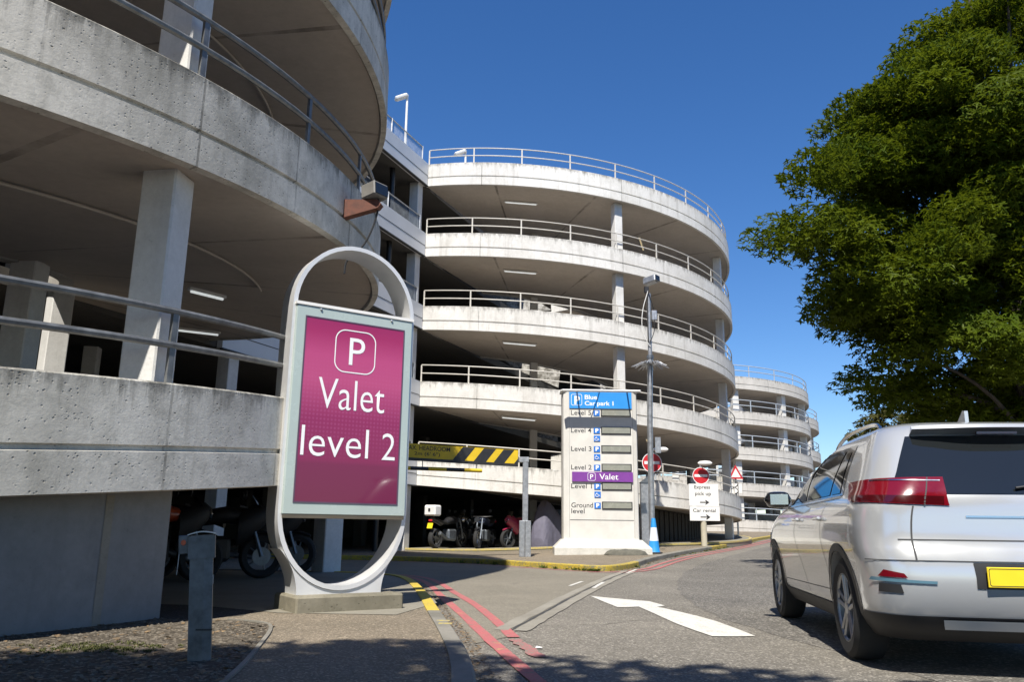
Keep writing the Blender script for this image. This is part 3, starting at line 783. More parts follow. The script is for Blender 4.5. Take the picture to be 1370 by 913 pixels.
# --- strip lights hanging under the soffits
def strip_light(p, rz, tilt, mat, label, L=1.2):
    r = empty('strip_light', label, 'light', p, rz, 'strip lights under the decks')
    MB().box((0, 0, .035), (L, .09, .05), None, bevel=.01).build('housing', M['white_paint'], r, smooth=0)
    MB().tube([(-L / 2 + .04, 0, -.005), (L / 2 - .04, 0, -.005)], .02, 8).build('tube', mat, r)
    r.rotation_euler = (0, tilt, rz); return r
lvl = ['top', 'second highest', 'middle', 'second lowest']
for j in range(4):
    t = -.02; zf = fz(FZ[j]); p = pol(CF, 7.6, t, zf(t) - .88)
    strip_light(p, t, .08, M['tube_light'], f'white strip light under the {lvl[j]} deck of the big white ramp tower')
for j, tt in ((0, .78), (3, .80)):
    zf = fz(FZ[j]); strip_light(pol(CF, 6.6, tt, zf(tt) - .88), tt + .5, .1, M['tube_warm'], f'warm strip light under the {lvl[j]} deck near the white column')
for j, (s, d, m_) in enumerate(((1.0, 5.5, 'tube_light'), (-2.0, 4.2, 'tube_warm'))):
    for i in (1, 2, 3):
        strip_light(bp(s, d, BZ[i] - .88), math.atan2(FD.y, FD.x) + pi / 2, 0, M[m_], f'{"cool" if j == 0 else "warm"} strip light deep inside {["", "level two", "level three", "level four"][i]} of the straight block')
zf = nz_(*NZ[1])
strip_light((-4.5, 11.5, 4.16), .9, 0, M['tube_light'], 'white strip light on the near soffit behind the grey column', L=.6)
strip_light((-6.4, 15.6, 4.58), .5, 0, M['tube_light'], 'white strip light deeper under the near ramp beyond the column')

# ------------------------------------------------------------------ oval sign
SG = empty('oval_sign', 'tall oval silver sign with pink poster panel standing on a concrete plinth', 'sign', (0, 0, 0))
e = Vector((1.035, .69, 0)).normalized(); nrm = e.cross(Vector((0, 0, 1)))   # towards the viewer
up = Vector((0, 0, 1))
SL = Vector((-2.09, 7.59, 0)); SW = 1.244; SC = SL + e * (SW / 2)
def sp(u, z, d=0): return SC + e * u + up * z + nrm * d
hw = SW / 2 + .03
outl = []
for i in range(25):
    a = pi * i / 24; outl.append((hw * cos(a), 2.98 + .70 * sin(a)))
for i in range(1, 20): outl.append((-hw, 2.98 - (2.98 - 1.0) * i / 20))
nb = 24
for i in range(nb + 1):
    a = pi + pi * i / nb
    x = hw * cos(a); zz = 1.0 + .72 * sin(a) * (1 + .0 * abs(cos(a)))
    outl.append((x, zz))
for i in range(1, 20): outl.append((hw, 1.0 + (2.98 - 1.0) * i / 20))
th = .042; mb = MB(); n = len(outl); vs = []
for i in range(n):
    a = Vector(outl[i - 1]); b = Vector(outl[(i + 1) % n]); d = (b - a).normalized(); nn = Vector((-d.y, d.x))
    p = Vector(outl[i]); q = p + nn * th
    for (x, z), dd in ((p, -.02), (q, -.02), (q, -.36), (p, -.36)): vs.append(sp(x, z, dd))
fs = []
for i in range(n):
    j = (i + 1) % n
    for k in range(4):
        l = (k + 1) % 4; fs.append((i * 4 + k, i * 4 + l, j * 4 + l, j * 4 + k))
mb.add(vs, fs); mb.build('hoop', M['sign_silver'], SG)
# foot: concave gusset between hoop and plinth
ft = []
for i in range(13):
    k = i / 12; x = -.60 + (.60 - .42) * (1 - (1 - k) ** 2.2); ft.append((x, .66 - .43 * k))
low = [(hw * cos(pi + pi * i / nb), 1.0 + .72 * sin(pi + pi * i / nb) - .004) for i in range(nb + 1)]
low = [p for p in low if p[1] < .64]
poly = ft + [(-x, z) for x, z in ft[::-1]] + [(x, z) for x, z in low[::-1]]
MB().prism([(p[0], p[1]) for p in poly], SC, e, up, nrm, -.345, -.035).build('foot', M['sign_silver'], SG, smooth=25)
pl = MB().box((0, 0, 0), (1.06, .62, .17), None, bevel=.018)
plo = pl.build('plinth', M['plinth'], SG, smooth=0); plo.location = sp(.05, .165, -.16); plo.rotation_euler = (0, 0, math.atan2(e.y, e.x))
R3 = Matrix((e, -nrm, up)).transposed()
MB().box(sp(0, 1.97, -.06), (SW, .15, 2.0), R3, bevel=.008).build('cabinet', M['sign_frame'], SG, smooth=0)
MB().box(sp(0, 2.985, -.06), (SW + .02, .17, .03), R3).build('cabinet_cap', M['white_paint'], SG, smooth=0)
MB().box(sp(0, .955, -.07), (SW - .02, .16, .035), R3).build('cabinet_sill', plain('cabinet_base', (.10, .085, .06), .6), SG, smooth=0)
# poster: printed gradient with a dot raster
mp_, nt, bs = new_mat('pink_poster')
tc = N(nt, 'ShaderNodeTexCoord'); sx = N(nt, 'ShaderNodeSeparateXYZ'); nt.links.new(tc.outputs['UV'], sx.inputs[0])
g1 = N(nt, 'ShaderNodeValToRGB'); g1.color_ramp.elements[0].position = 0; g1.color_ramp.elements[0].color = (.15, .006, .046, 1)
g1.color_ramp.elements[1].position = 1; g1.color_ramp.elements[1].color = (.30, .012, .085, 1)
for p_, c_ in ((.2, (.17, .007, .052, 1)), (.225, (.22, .008, .066, 1)), (.45, (.26, .010, .08, 1)), (.66, (.46, .06, .17, 1)), (.80, (.46, .055, .17, 1)), (.93, (.34, .016, .095, 1))):
    el = g1.color_ramp.elements.new(p_); el.color = c_
nt.links.new(sx.outputs[1], g1.inputs[0])
vm = mapped(nt, tc.outputs['UV'], (28, 44, 1))
fx = N(nt, 'ShaderNodeVectorMath', operation='FRACTION'); nt.links.new(vm, fx.inputs[0])
ds = N(nt, 'ShaderNodeVectorMath', operation='DISTANCE'); nt.links.new(fx.outputs[0], ds.inputs[0]); ds.inputs[1].default_value = (.5, .5, 0)
dots = ramp(nt, ds.outputs['Value'], .26, .34, (1, 1, 1, 1), (0, 0, 0, 1))
fade = math_(nt, 'MULTIPLY', ramp(nt, sx.outputs[1], .2, .4), ramp(nt, sx.outputs[1], .55, .8, (1, 1, 1, 1), (0, 0, 0, 1)))
c = mix(nt, math_(nt, 'MULTIPLY', math_(nt, 'MULTIPLY', dots, fade), .13), g1.outputs[0], (.55, .16, .36))
nt.links.new(c, bs.inputs['Base Color']); bs.inputs['Roughness'].default_value = .35; bs.inputs['Coat Weight'].default_value = .6; bs.inputs['Coat Roughness'].default_value = .05
px0, px1, pz0, pz1 = -.52, .52, 1.09, 2.855
mb = MB(); mb.add([sp(px0, pz0, .018), sp(px1, pz0, .018), sp(px1, pz1, .018), sp(px0, pz1, .018)], [(0, 1, 2, 3)], 0, [((0, 0), (1, 0), (1, 1), (0, 1))])
po = mb.build('poster', mp_, SG, smooth=0)
bd = MB()
for a, b, c_, d_ in ((px0 - .012, px1 + .012, pz1, pz1 + .012), (px0 - .012, px1 + .012, pz0 - .012, pz0), (px0 - .012, px0, pz0, pz1), (px1, px1 + .012, pz0, pz1)):
    bd.box(sp((a + b) / 2, (c_ + d_) / 2, .019), (b - a, .006, d_ - c_), R3)
bd.build('poster_border', plain('poster_edge', (.10, .06, .10), .5), po, smooth=0)
# pictogram: rounded square and P
def rrect(w_, h_, r_, n_=8):
    out = []
    for cx_, cz_, a0 in ((w_ / 2 - r_, h_ / 2 - r_, 0), (-w_ / 2 + r_, h_ / 2 - r_, 90), (-w_ / 2 + r_, -h_ / 2 + r_, 180), (w_ / 2 - r_, -h_ / 2 + r_, 270)):
        for k in range(n_ + 1):
            a = rad(a0 + 90 * k / n_); out.append((cx_ + r_ * cos(a), cz_ + r_ * sin(a)))
    return out
def ring2d(o_, i_, O, ex_, ey_, ez_, d_, mat, parent, name):
    n_ = len(o_); mb_ = MB()
    vs_ = [Vector(O) + Vector(ex_) * p[0] + Vector(ey_) * p[1] + Vector(ez_) * d_ for p in list(o_) + list(i_)]
    mb_.add(vs_, [(k, (k + 1) % n_, n_ + (k + 1) % n_, n_ + k) for k in range(n_)])
    return mb_.build(name, mat, parent, smooth=0)
ring2d(rrect(.435, .435, .11), rrect(.413, .413, .10), sp(-.0, 2.565), e, up, nrm, .021, M['white_text'], po, 'pictogram_frame')
text('P', sp(-.065, 2.43), e, up, nrm, .275, .165, M['white_text'], po, depth=.021)
text('Valet', sp(-.36, 1.975), e, up, nrm, .30, .70, M['white_text'], po, depth=.021, bold=-.006)
text('level', sp(-.495, 1.515), e, up, nrm, .285, .685, M['white_text'], po, depth=.021, bold=-.006)
text('2', sp(.335, 1.515), e, up, nrm, .265, .145, M['white_text'], po, depth=.021, bold=-.006)
for u_ in (-.38, .38): MB().lathe([(.012, 0), (.012, .01), (.007, .013)], sp(u_, 2.945, .016), nrm, 10).build('cabinet_bolt', M['galv'], SG)

# ------------------------------------------------------------------ parking totem
TT = empty('parking_totem', 'tall white car park totem listing free spaces by level under a blue header', 'sign', (0, 0, 0))
ty = 22.72; tx0, tx1 = 1.45, 3.56; EX, EZ = Vector((1, 0, 0)), Vector((0, -1, 0))
zb = gz(2.5, 22.8) + .105
def tp(u, v, d=0):           # photo-style coordinates on the face -> place on the face
    return Vector((1.648 + (u - 761) * .02137, ty - d, 4.64 - (v - 527) * .02088))
body = [(tx0 + .03, 0), (tx0 + .15, -.05), (tx1 - .15, -.05), (tx1 - .03, 0), (tx1, .08), (tx1, .55), (tx0, .55), (tx0, .08)]
MB().prism(body, (0, ty + .05, 0), (1, 0, 0), (0, 1, 0), (0, 0, 1), zb + .35, 4.66).build('cabinet', M['off_white'], TT, smooth=20)
q = [(tx0 - .24, -.26), (tx1 + .28, -.26), (tx1 + .28, .8), (tx0 - .24, .8)]; q2 = [(tx0 - .03, -.05), (tx1 + .04, -.05), (tx1 + .04, .62), (tx0 - .03, .62)]
mb = MB(); mb.add([(x, ty + y, z) for z, pl_ in ((zb - .1, q), (zb + .16, q), (zb + .38, q2)) for x, y in pl_],
                  [(0, 1, 5, 4), (1, 2, 6, 5), (2, 3, 7, 6), (3, 0, 4, 7), (4, 5, 9, 8), (5, 6, 10, 9), (6, 7, 11, 10), (7, 4, 8, 11), (8, 9, 10, 11)])
mb.build('plinth', concrete('totem_plinth', (.62, .60, .54), (.36, .34, .28), mott=.5, streak=.4, pits=.3, top=0), TT, smooth=0)
MB().box((2.5, ty + .3, 4.68), (2.2, .62, .05), None, bevel=.01).build('roof', M['white_paint'], TT, smooth=0)
MB().box((2.48, ty - .56, 4.585), (2.17, .2, .05), None, bevel=.012).build('light_bar', M['white_paint'], TT, smooth=0)
for x in (1.85, 3.27): MB().tube([(x, ty + .1, 4.70), (x, ty - .5, 4.60)], .022, 8).build('bracket_arm', M['galv'], TT)
MB().tube([(2.1, ty - .55, 4.62), (2.4, ty - .2, 4.70), (2.6, ty + .1, 4.78), (2.75, ty + .2, 4.71)], .014, 6).build('cable', M['black'], TT)
def face(name, u0, v0, u1, v1, d, mat, parent=TT, thick=.01):
    a, b = tp(u0, v0), tp(u1, v1)
    return MB().box(((a.x + b.x) / 2, ty - d, (a.z + b.z) / 2), (b.x - a.x, thick, a.z - b.z), None).build(name, mat, parent, smooth=0)
def tt(s, u, v, wu, hv, mat, parent=TT, d=.0195, bold=.012):
    return text(s, tp(u, v, d), EX, up, EZ, hv * .02088, wu * .02137 if wu else 0, mat, parent, bold=bold, depth=0)
hd = face('header', 760.7, 527.3, 843, 549.4, .012, M['blue'])
a, b = tp(763, 530), tp(777.5, 545.5)
cx_ = (a + b) / 2
ring2d(rrect(.31, .325, .05), rrect(.285, .30, .04), (cx_.x, ty, cx_.z), EX, up, EZ, .019, M['white_text'], hd, 'pictogram_frame')
tt('P', 767.3, 544, 7.3, 11.5, M['white_text'], hd, bold=.05)
tt('Blue', 781, 537.2, 16.5, 6.2, M['white_text'], hd, bold=.02); tt('Car park 1', 781, 547.2, 38, 7.8, M['white_text'], hd, bold=.02)
rows = [('Level 5', 555.5, 0), ('Level 4', 579.3, 1), ('Level 3', 604, 1), ('Level 2', 628.5, 0), ('Level 1', 653.2, 1), ('Ground', 678, 0)]
def display(vc):
    d = face('display', 802.2, vc - 5.0, 841.3, vc + 4.6, .013, M['black'], thick=.03)
    face('display_glass', 803.4, vc - 3.9, 840.1, vc + 3.5, .029, M['display'], d, thick=.004)
for s, vc, wch in rows:
    tt(s, 762.8, vc + 3.0, 26.6 if s != 'Ground' else 27.8, 6.4, M['dark_text'], d=.003, bold=.004)
    ic = face('icon', 792.4, vc - 3.6, 800.6, vc + 4.0, .012, M['icon_blue']); tt('P', 794.6, vc + 2.7, 4.2, 5.4, M['white_text'], ic, bold=.05)
    display(vc)
    if wch:
        w0 = vc + 10.6; ic = face('icon', 792.6, w0 - 3.8, 800.8, w0 + 4.0, .012, M['icon_blue'])
        mb = MB(); c0 = tp(796, w0 + 1.1, .02)
        mb.tube([c0 + Vector((.045 * cos(a_), 0, .04 * sin(a_))) for a_ in [rad(100 + 22 * k) for k in range(12)]], .008, 6)
        mb.tube([tp(795.6, w0 - 2.6, .02), tp(795.9, w0 - .2, .02), tp(798.0, w0 + .2, .02), tp(799.2, w0 + 2.4, .02)], .008, 6)
        mb.build('wheelchair_symbol', M['white_text'], ic)
tt('level', 762.8, 688.6, 17, 6.4, M['dark_text'], d=.003, bold=.004)
vs_ = face('valet_strip', 763.8, 634.5, 842.6, 647.2, .026, M['purple'], thick=.05)
cc = tp(789, 640.8); ring2d(rrect(.22, .22, .05), rrect(.20, .20, .042), (cc.x, ty, cc.z), EX, up, EZ, .054, M['white_text'], vs_, 'pictogram_frame')
tt('P', 787.0, 644, 4.2, 6.4, M['white_text'], vs_, d=.054); tt('Valet', 799, 644.4, 24.5, 7.6, M['white_text'], vs_, d=.054, bold=.005)
for v_ in (550.4, 696.5): face('panel_seam', 761, v_, 843, v_ + .5, .0055, M['groove'], thick=.003)
for u_ in (760.2, 843.4): face('panel_seam', u_, 527, u_ + .45, 719, .0055, plain('soft_seam', (.33, .32, .29), .7), thick=.003)

# ------------------------------------------------------------------ CCTV mast
LM = empty('camera_mast', 'tall grey steel mast with a security camera on top beside the totem', 'mast', (4.0, 23.4, gz(4, 23.4) + .1))
MB().tube([(0, 0, -.1), (.02, 0, 3.6), (.08, 0, 5.6)], [.085, .083, .08], 14).build('pole', M['galv'], LM)
MB().tube([(.08, 0, 5.6), (.085, 0, 7.55)], .062, 12).build('upper_pole', M['galv'], LM)
MB().lathe([(.1, 0), (.1, .1)], (.078, 0, 5.55), (0, 0, 1), 14).build('collar', M['galv_dark'], LM)
ch = MB().box((0, 0, 0), (.24, .46, .22), Matrix.Rotation(-.35, 3, 'X'), bevel=.03).build('camera_housing', M['galv'], LM, smooth=0)
ch.location = (.16, -.05, 7.95); ch.rotation_euler = (.25, .1, .75)
MB().box((0, -.225, .08), (.19, .03, .17), Matrix.Rotation(-.35, 3, 'X')).build('lens', M['glass'], ch, smooth=0)
MB().box((.02, 0, 7.66), (.14, .14, .2), None, bevel=.02).build('pan_head', M['black'], LM, smooth=0)
MB().box((.22, -.06, 6.85), (.16, .14, .30), None, bevel=.015).build('junction_box', M['galv'], LM, smooth=0)
for k, (dx, a_) in enumerate(((-.2, 0), (-.02, .5), (.2, 1.2))):
    pts = [(.05, -.1, 7.6), (.04 + dx * .9, -.12, 7.0), (.03 + dx, -.12, 6.4), (.03 + dx * .3, -.1, 6.05), (.08, -.08, 5.9 + .1 * k)]
    MB().tube([tuple(p) for p in smoothline(pts, 2)], .012, 6).build('cable', M['white_paint'] if k == 0 else M['black'], LM)
sk = MB()
for k in range(26):
    a_ = 2 * pi * k / 26; r_ = .52 * rng.uniform(.85, 1.1); z_ = 5.35 + rng.uniform(-.03, .03)
    sk.tube([(.08, 0, 5.33), (.08 + .3 * cos(a_), .3 * sin(a_), z_ + .05), (.08 + r_ * cos(a_), r_ * sin(a_), z_ - .06)], [.02, .026, .008], 5)
tag(sk.build('anticlimb_spikes', M['galv'], LM), kind='stuff')
MB().box((.22, -.1, 3.0), (.16, .02, .45), None).build('notice_plate', M['galv'], LM, smooth=0)

# ------------------------------------------------------------------ cone, grey post, bag
CO = empty('traffic_cone', 'tall blue traffic cone with a white reflective sleeve at the mast foot', 'cone', (3.98, 23.0, gz(4, 23) + .105))
MB().box((0, 0, .02), (.40, .40, .04), None, bevel=.01).build('base', M['rubber'], CO, smooth=0)
MB().lathe([(.165, .04), (.155, .06), (.125, .34)], (0, 0, 0), seg=20).build('lower_cone', M['cone_blue'], CO)
MB().lathe([(.127, .34), (.085, .70)], (0, 0, 0), seg=20).build('sleeve', M['cone_white'], CO)
MB().lathe([(.085, .70), (.055, .93), (.05, .95)], (0, 0, 0), seg=20).build('upper_cone', M['cone_blue'], CO)
GP = empty('steel_post', 'squat grey steel post with a folded cap hidden behind the mast', 'post', (3.98, 24.4, gz(4, 24.4) + .1))
MB().box((0, 0, .95), (.26, .2, 2.0), None, bevel=.01).build('shaft', M['galv'], GP, smooth=0)
MB().prism([(-.15, 1.95), (.2, 1.95), (.2, 2.18), (.1, 2.14)], (0, -.12, 0), (1, 0, 0), (0, 0, 1), (0, 1, 0), 0, .24).build('cap', M['galv_dark'], GP, smooth=0)
sb = MB(); sv = []; sf = []
for i in range(13):
    for j in range(9):
        a_ = pi * j / 8; x = -.6 + 1.2 * i / 12; k_ = max(0, 1 - (x / .6) ** 2) ** .4
        r_ = .15 * k_ * (1 + .35 * mnoise.noise(Vector((x * 4, j * .5, 1))))
        sv.append((x, -cos(a_) * r_ * 1.4, sin(a_) * r_ * 1.0))
for i in range(12):
    for j in range(8): sf.append((i * 9 + j, i * 9 + j + 1, (i + 1) * 9 + j + 1, (i + 1) * 9 + j))
so = sb.add(sv, sf).build('sandbag', plain('sack_cloth', (.10, .095, .075), .9, 0, .3, 8, bumpy=.5, bscale=25))
so.location = (3.1, 22.25, gz(3, 22.2) + .106); tag(so, 'limp dark sandbag lying at the foot of the totem', 'sandbag')

# ------------------------------------------------------------------ height barrier
HB = empty('height_barrier', 'yellow and black striped height barrier bar resting by a grey steel post', 'barrier', (0, 0, 0))
b0, b1 = Vector((-6.2, 20.2, 0)), Vector((.19, 21.5, 0)); bd_ = (b1 - b0); bl = bd_.length; be = bd_.normalized(); bn = be.cross(up)
mb = MB().prism([(0, 2.70), (bl, 2.50), (bl, 2.86), (0, 3.06)], b0, be, up, bn, -.03, .03); beam = mb.build('beam', M['yellow'], HB, smooth=0)
def bz(s): return 2.70 - .2 * s / bl
MB().prism([(0, 2.63), (bl, 2.43), (bl, 2.50), (0, 2.70)], b0, be, up, bn, -.05, .05).build('beam_flange', M['black'], HB, smooth=0)
for da, db in ((1.465, 1.15), (.91, .59), (.385, .10), (-.165, -.40)):
    s0, s1 = bl - da, bl - db; h_ = .355; sl = .27
    t1 = min(s1, bl)
    poly = [(s0 - sl, bz(s0) + .004), (min(s1 - sl, bl), bz(s1) + .004)]
    if s0 < bl: poly += [(t1, bz(t1) + h_), (s0, bz(s0) + h_)]
    else:
        poly = [(s0 - sl, bz(bl) + .004), (bl, bz(bl) + .004), (bl, bz(bl) + h_ * (1 - (s0 - bl) / sl))]
    MB().prism(poly, b0, be, up, bn, .0305, .034).build('stripe', M['black'], beam, smooth=0)
sdir = (be - up * (.2 / bl)).normalized()
def btxt(s_, d_, dz_, h_, w_): return text(s_, b0 + be * (bl - d_) + up * (bz(bl - d_) + dz_), sdir, up, bn, h_, w_, M['dark_text'], beam, bold=.008, depth=.034)
btxt('MAX.', 2.97, .205, .115, .31); btxt('HEADROOM', 2.60, .205, .115, .80); btxt("2m (6' 6'')", 2.72, .045, .12, .66)
lo_ = MB(); p0 = b0 + up * 2.36; p1 = b0 + be * (bl - .95) + up * (2.30)
seg_n = 12
for k in range(seg_n):
    a_ = p0 + (p1 - p0) * (k / seg_n); b_ = p0 + (p1 - p0) * ((k + 1) / seg_n)
    lo_.tube([a_, b_], .05, 10, mi=k % 2)
lb = lo_.build('hanging_bar', [M['black'], M['yellow']], HB)
for s in (bl - 1.1, bl - 2.5): MB().tube([b0 + be * s + up * 2.34, b0 + be * s + up * 2.62], .012, 6).build('hanger', M['galv_dark'], lb)
BP = empty('barrier_post', 'grey steel post with a wide boxed foot at the end of the striped bar', 'post', (.40, 21.7, gz(.4, 21.7) + .1))
MB().box((0, 0, 1.65), (.15, .14, 1.8), None, bevel=.012).build('shaft', M['galv'], BP, smooth=0)
MB().box((-.078, 0, .46), (.15, .2, .92), None, bevel=.01).build('foot_box', M['galv'], BP, smooth=0)
MB().box((.078, 0, .46), (.15, .2, .92), None, bevel=.01).build('foot_box', M['galv'], BP, smooth=0)
MB().box((-.06, 0, 2.50), (.30, .16, .14), None, bevel=.01).build('latch_plate', M['galv'], BP, smooth=0)

# ------------------------------------------------------------------ road signs
def no_entry(p, z, r_, lamp_dx, label, tilt=0):
    g = gz(p[0], p[1])
    root = empty('no_entry_sign', label, 'road sign', (p[0], p[1], g), tilt, 'no entry signs at the ramp exit')
    MB().tube([(0, .05, 0), (0, .05, z - g + .42)], .04, 10).build('post', M['galv'], root)
    d = MB().lathe([(r_, -.008), (r_, .008)], (0, 0, z - g), (0, -1, 0), 36).build('disc', M['red'], root)
    ring = [((r_ + .004) * cos(2 * pi * k / 40), (r_ + .004) * sin(2 * pi * k / 40)) for k in range(40)]
    ring2d(ring, [(x * .93, y * .93) for x, y in ring], (0, 0, z - g), (1, 0, 0), (0, 0, 1), (0, -1, 0), .0105, M['white_text'], d, 'disc_border')
    MB().box((0, -.012, z - g), (r_ * 1.55, .006, r_ * .30), None).build('white_bar', M['white_text'], d, smooth=0)
    lm = MB().tube([(0, .05, z - g + .36), (lamp_dx * .5, -.15, z - g + .42)], .018, 8).build('lamp_arm', M['galv'], root)
    MB().lathe([(.02, -.25), (.07, -.18), (.085, 0), (.07, .15), (.02, .22)], (lamp_dx * .6 + .05, -.25, z - g + .40), (1, -.15, .0), 12).build('sign_lamp', M['white_paint'], root)
    return root
no_entry((4.50, 26.0), 2.93, .31, .35, 'red no entry disc half hidden behind the tall camera mast')
no_entry((6.42, 27.62), 2.645, .28, .1, 'faded red no entry disc standing above the white direction boards')
DB = empty('direction_sign', 'white direction boards with black arrows on a stub post by the ramp', 'sign', (6.46, 27.5, gz(6.46, 27.5) + .1))
g0 = gz(6.46, 27.5) + .1
MB().box((0, 0, 2.00 - g0), (.98, .03, .73), None).build('upper_board', M['white_paint'], DB, smooth=0)
MB().box((.01, 0, 1.39 - g0), (.99, .03, .46), None).build('lower_board', M['white_paint'], DB, smooth=0)
MB().tube([(-.02, .09, -.1), (-.02, .09, 1.3 - g0)], .10, 12).build('post', concrete('cream_post', (.5, .46, .36), (.3, .27, .2), mott=.5, streak=.4, pits=.3, top=0), DB)
def bt(s, x, z, h_, w_): return text(s, (x, -.019, z - g0), (1, 0, 0), up, (0, -1, 0), h_, w_, M['dark_text'], DB, depth=0, bold=.008)
bt('Express', -.31, 2.17, .145, .53); bt('pick up', -.29, 1.95, .155, .53); bt('Car rental', -.38, 1.44, .11, .76)
def arrow_shape(x, z, L, h_):
    p = [(-L, -.016), (L * .35, -.016), (L * .05, -h_), (L * .3, -h_), (L, 0), (L * .3, h_), (L * .05, h_), (L * .35, .016), (-L, .016)]
    MB().prism(p, (x, -.017, z - g0), (1, 0, 0), (0, 0, 1), (0, -1, 0), 0, .003).build('arrow', M['dark_text'], DB, smooth=0)
arrow_shape(.02, 1.76, .155, .072); arrow_shape(.03, 1.28, .165, .078)
TR = empty('warning_sign', 'red edged triangular warning sign in front of the distant ramp', 'road sign', (11.0, 40, gz(11, 40)))
g1_ = gz(11, 40)
MB().tube([(0, .05, 0), (0, .05, 3.8 - g1_)], .045, 8).build('post', M['galv_dark'], TR)
MB().prism([(-.36, 3.3 - g1_), (.36, 3.3 - g1_), (0, 3.98 - g1_)], (0, 0, 0), (1, 0, 0), (0, 0, 1), (0, -1, 0), 0, .02).build('red_triangle', M['red'], TR, smooth=0)
MB().prism([(-.23, 3.38 - g1_), (.23, 3.38 - g1_), (0, 3.81 - g1_)], (0, 0, 0), (1, 0, 0), (0, 0, 1), (0, -1, 0), .021, .025).build('white_triangle', M['white_paint'], TR, smooth=0)
MB().box((0, 0, 2.85 - g1_), (.55, .03, .45), None).build('plate', M['white_paint'], TR, smooth=0)

# ------------------------------------------------------------------ steel bollard in front
BO = empty('bollard', 'galvanised steel barrier post with a red reflector standing in the gravel', 'bollard', (-1.77, 4.95, .1), .3); BO.scale = (.74, .74, .83); BO.rotation_euler = (0, -.07, .3)
MB().prism([(-.085, -.06), (.02, -.06), (.085, -.045), (.085, .06), (-.085, .06)], (0, 0, 0), (1, 0, 0), (0, 1, 0), (0, 0, 1), -.05, .86).build('shaft', M['bollard'], BO, smooth=0)
MB().prism([(-.10, -.075), (.10, -.06), (.10, .07), (-.10, .07)], (0, 0, 0), (1, 0, 0), (0, 1, 0), (0, 0, 1), .70, .855).build('sleeve', M['bollard'], BO, smooth=0)
cp = MB(); cv = []
for i in range(9):
    x = -.105 + .21 * i / 8; z = .862 + .018 * sin(pi * i / 8)
    cv += [(x, -.085, z), (x, .08, z), (x, -.085, z + .008), (x, .08, z + .008)]
cf = []
for i in range(8):
    a_ = i * 4; b_ = a_ + 4; cf += [(a_, b_, b_ + 1, a_ + 1), (a_ + 2, a_ + 3, b_ + 3, b_ + 2), (a_, a_ + 2, b_ + 2, b_), (a_ + 1, b_ + 1, b_ + 3, a_ + 3)]
cf += [(0, 1, 3, 2), (32, 34, 35, 33)]
cp.add(cv, cf).build('cap', M['galv'], BO)
MB().box((-.135, -.03, .80), (.075, .03, .13), None, bevel=.006).build('reflector_bracket', M['bollard'], BO, smooth=0)
MB().lathe([(.02, 0), (.018, .008)], (-.135, -.046, .815), (0, -1, 0), 14).build('reflector', plain('orange_reflector', (.6, .08, .02), .3), BO)
MB().tube([(-.165, -.04, .74), (-.172, -.05, .66), (-.18, -.04, .60)], .003, 5).build('loose_wire', M['galv'], BO)
MB().box((.03, -.058, .22), (.12, .012, .012), Matrix.Rotation(.08, 3, 'Y')).build('strap', M['black'], BO, smooth=0)
MB().box((.088, 0, .55), (.004, .03, .06), None).build('sticker', M['off_white'], BO, smooth=0)

# ------------------------------------------------------------------ floodlight on the near parapet
FLD = empty('floodlight', 'boxy grey floodlight on a rusty red bracket fixed to the near parapet', 'floodlight', pol(CN, RN, 1.43, 4.42), 1.43)
MB().prism([(0, -.12), (.40, -.02), (.44, .03), (.40, .08), (0, .10)], (0, 0, 0), (0, -1, 0), (0, 0, 1), (1, 0, 0), -.05, .05).build('bracket', M['rust'], FLD, smooth=0)
bx = MB().box((0, 0, 0), (.22, .22, .17), None, bevel=.012).build('lamp_box', plain('grey_lamp_box', (.19, .18, .16), .5), FLD, smooth=0)
bx.location = (0.0, -.34, .19); bx.rotation_euler = (-.1, 0, -.5)
MB().box((0, -.113, -.005), (.19, .012, .13), None).build('lamp_glass', M['glass'], bx, smooth=0)
MB().tube([tuple(p) for p in smoothline([(0, -.38, .15), (.02, -.40, .0), (.02, -.30, -.35), (.01, -.16, -.55), (.0, -.045, -.62), (.0, -.035, -.78)], 2)], .012, 6).build('cable', M['black'], FLD)

# roof lamps
def roof_lamp(p, h_, label):
    r = empty('roof_lamp', label, 'lamp', p, 0, 'lamps on the roof deck')
    MB().tube([(0, 0, 0), (0, 0, h_)], [.055, .04], 10).build('pole', M['white_paint'], r)
    hd_ = MB().box((0, 0, 0), (.50, .28, .14), None, bevel=.04).build('lamp_head', M['sign_silver'], r, smooth=0)
    hd_.location = (-.22, -.05, h_ - .12); hd_.rotation_euler = (.2, -.45, .2)
    MB().box((0, 0, -.075), (.36, .2, .02), None).build('lamp_glass', M['white_paint'], hd_, smooth=0)
roof_lamp((-3.95, 27.0, 12.9), 3.42, 'tall white lamp on a pole above the straight block roof')
roof_lamp((-1.95, 30.0, 12.9), 2.70, 'lower lamp just above the roof rail of the big white ramp')

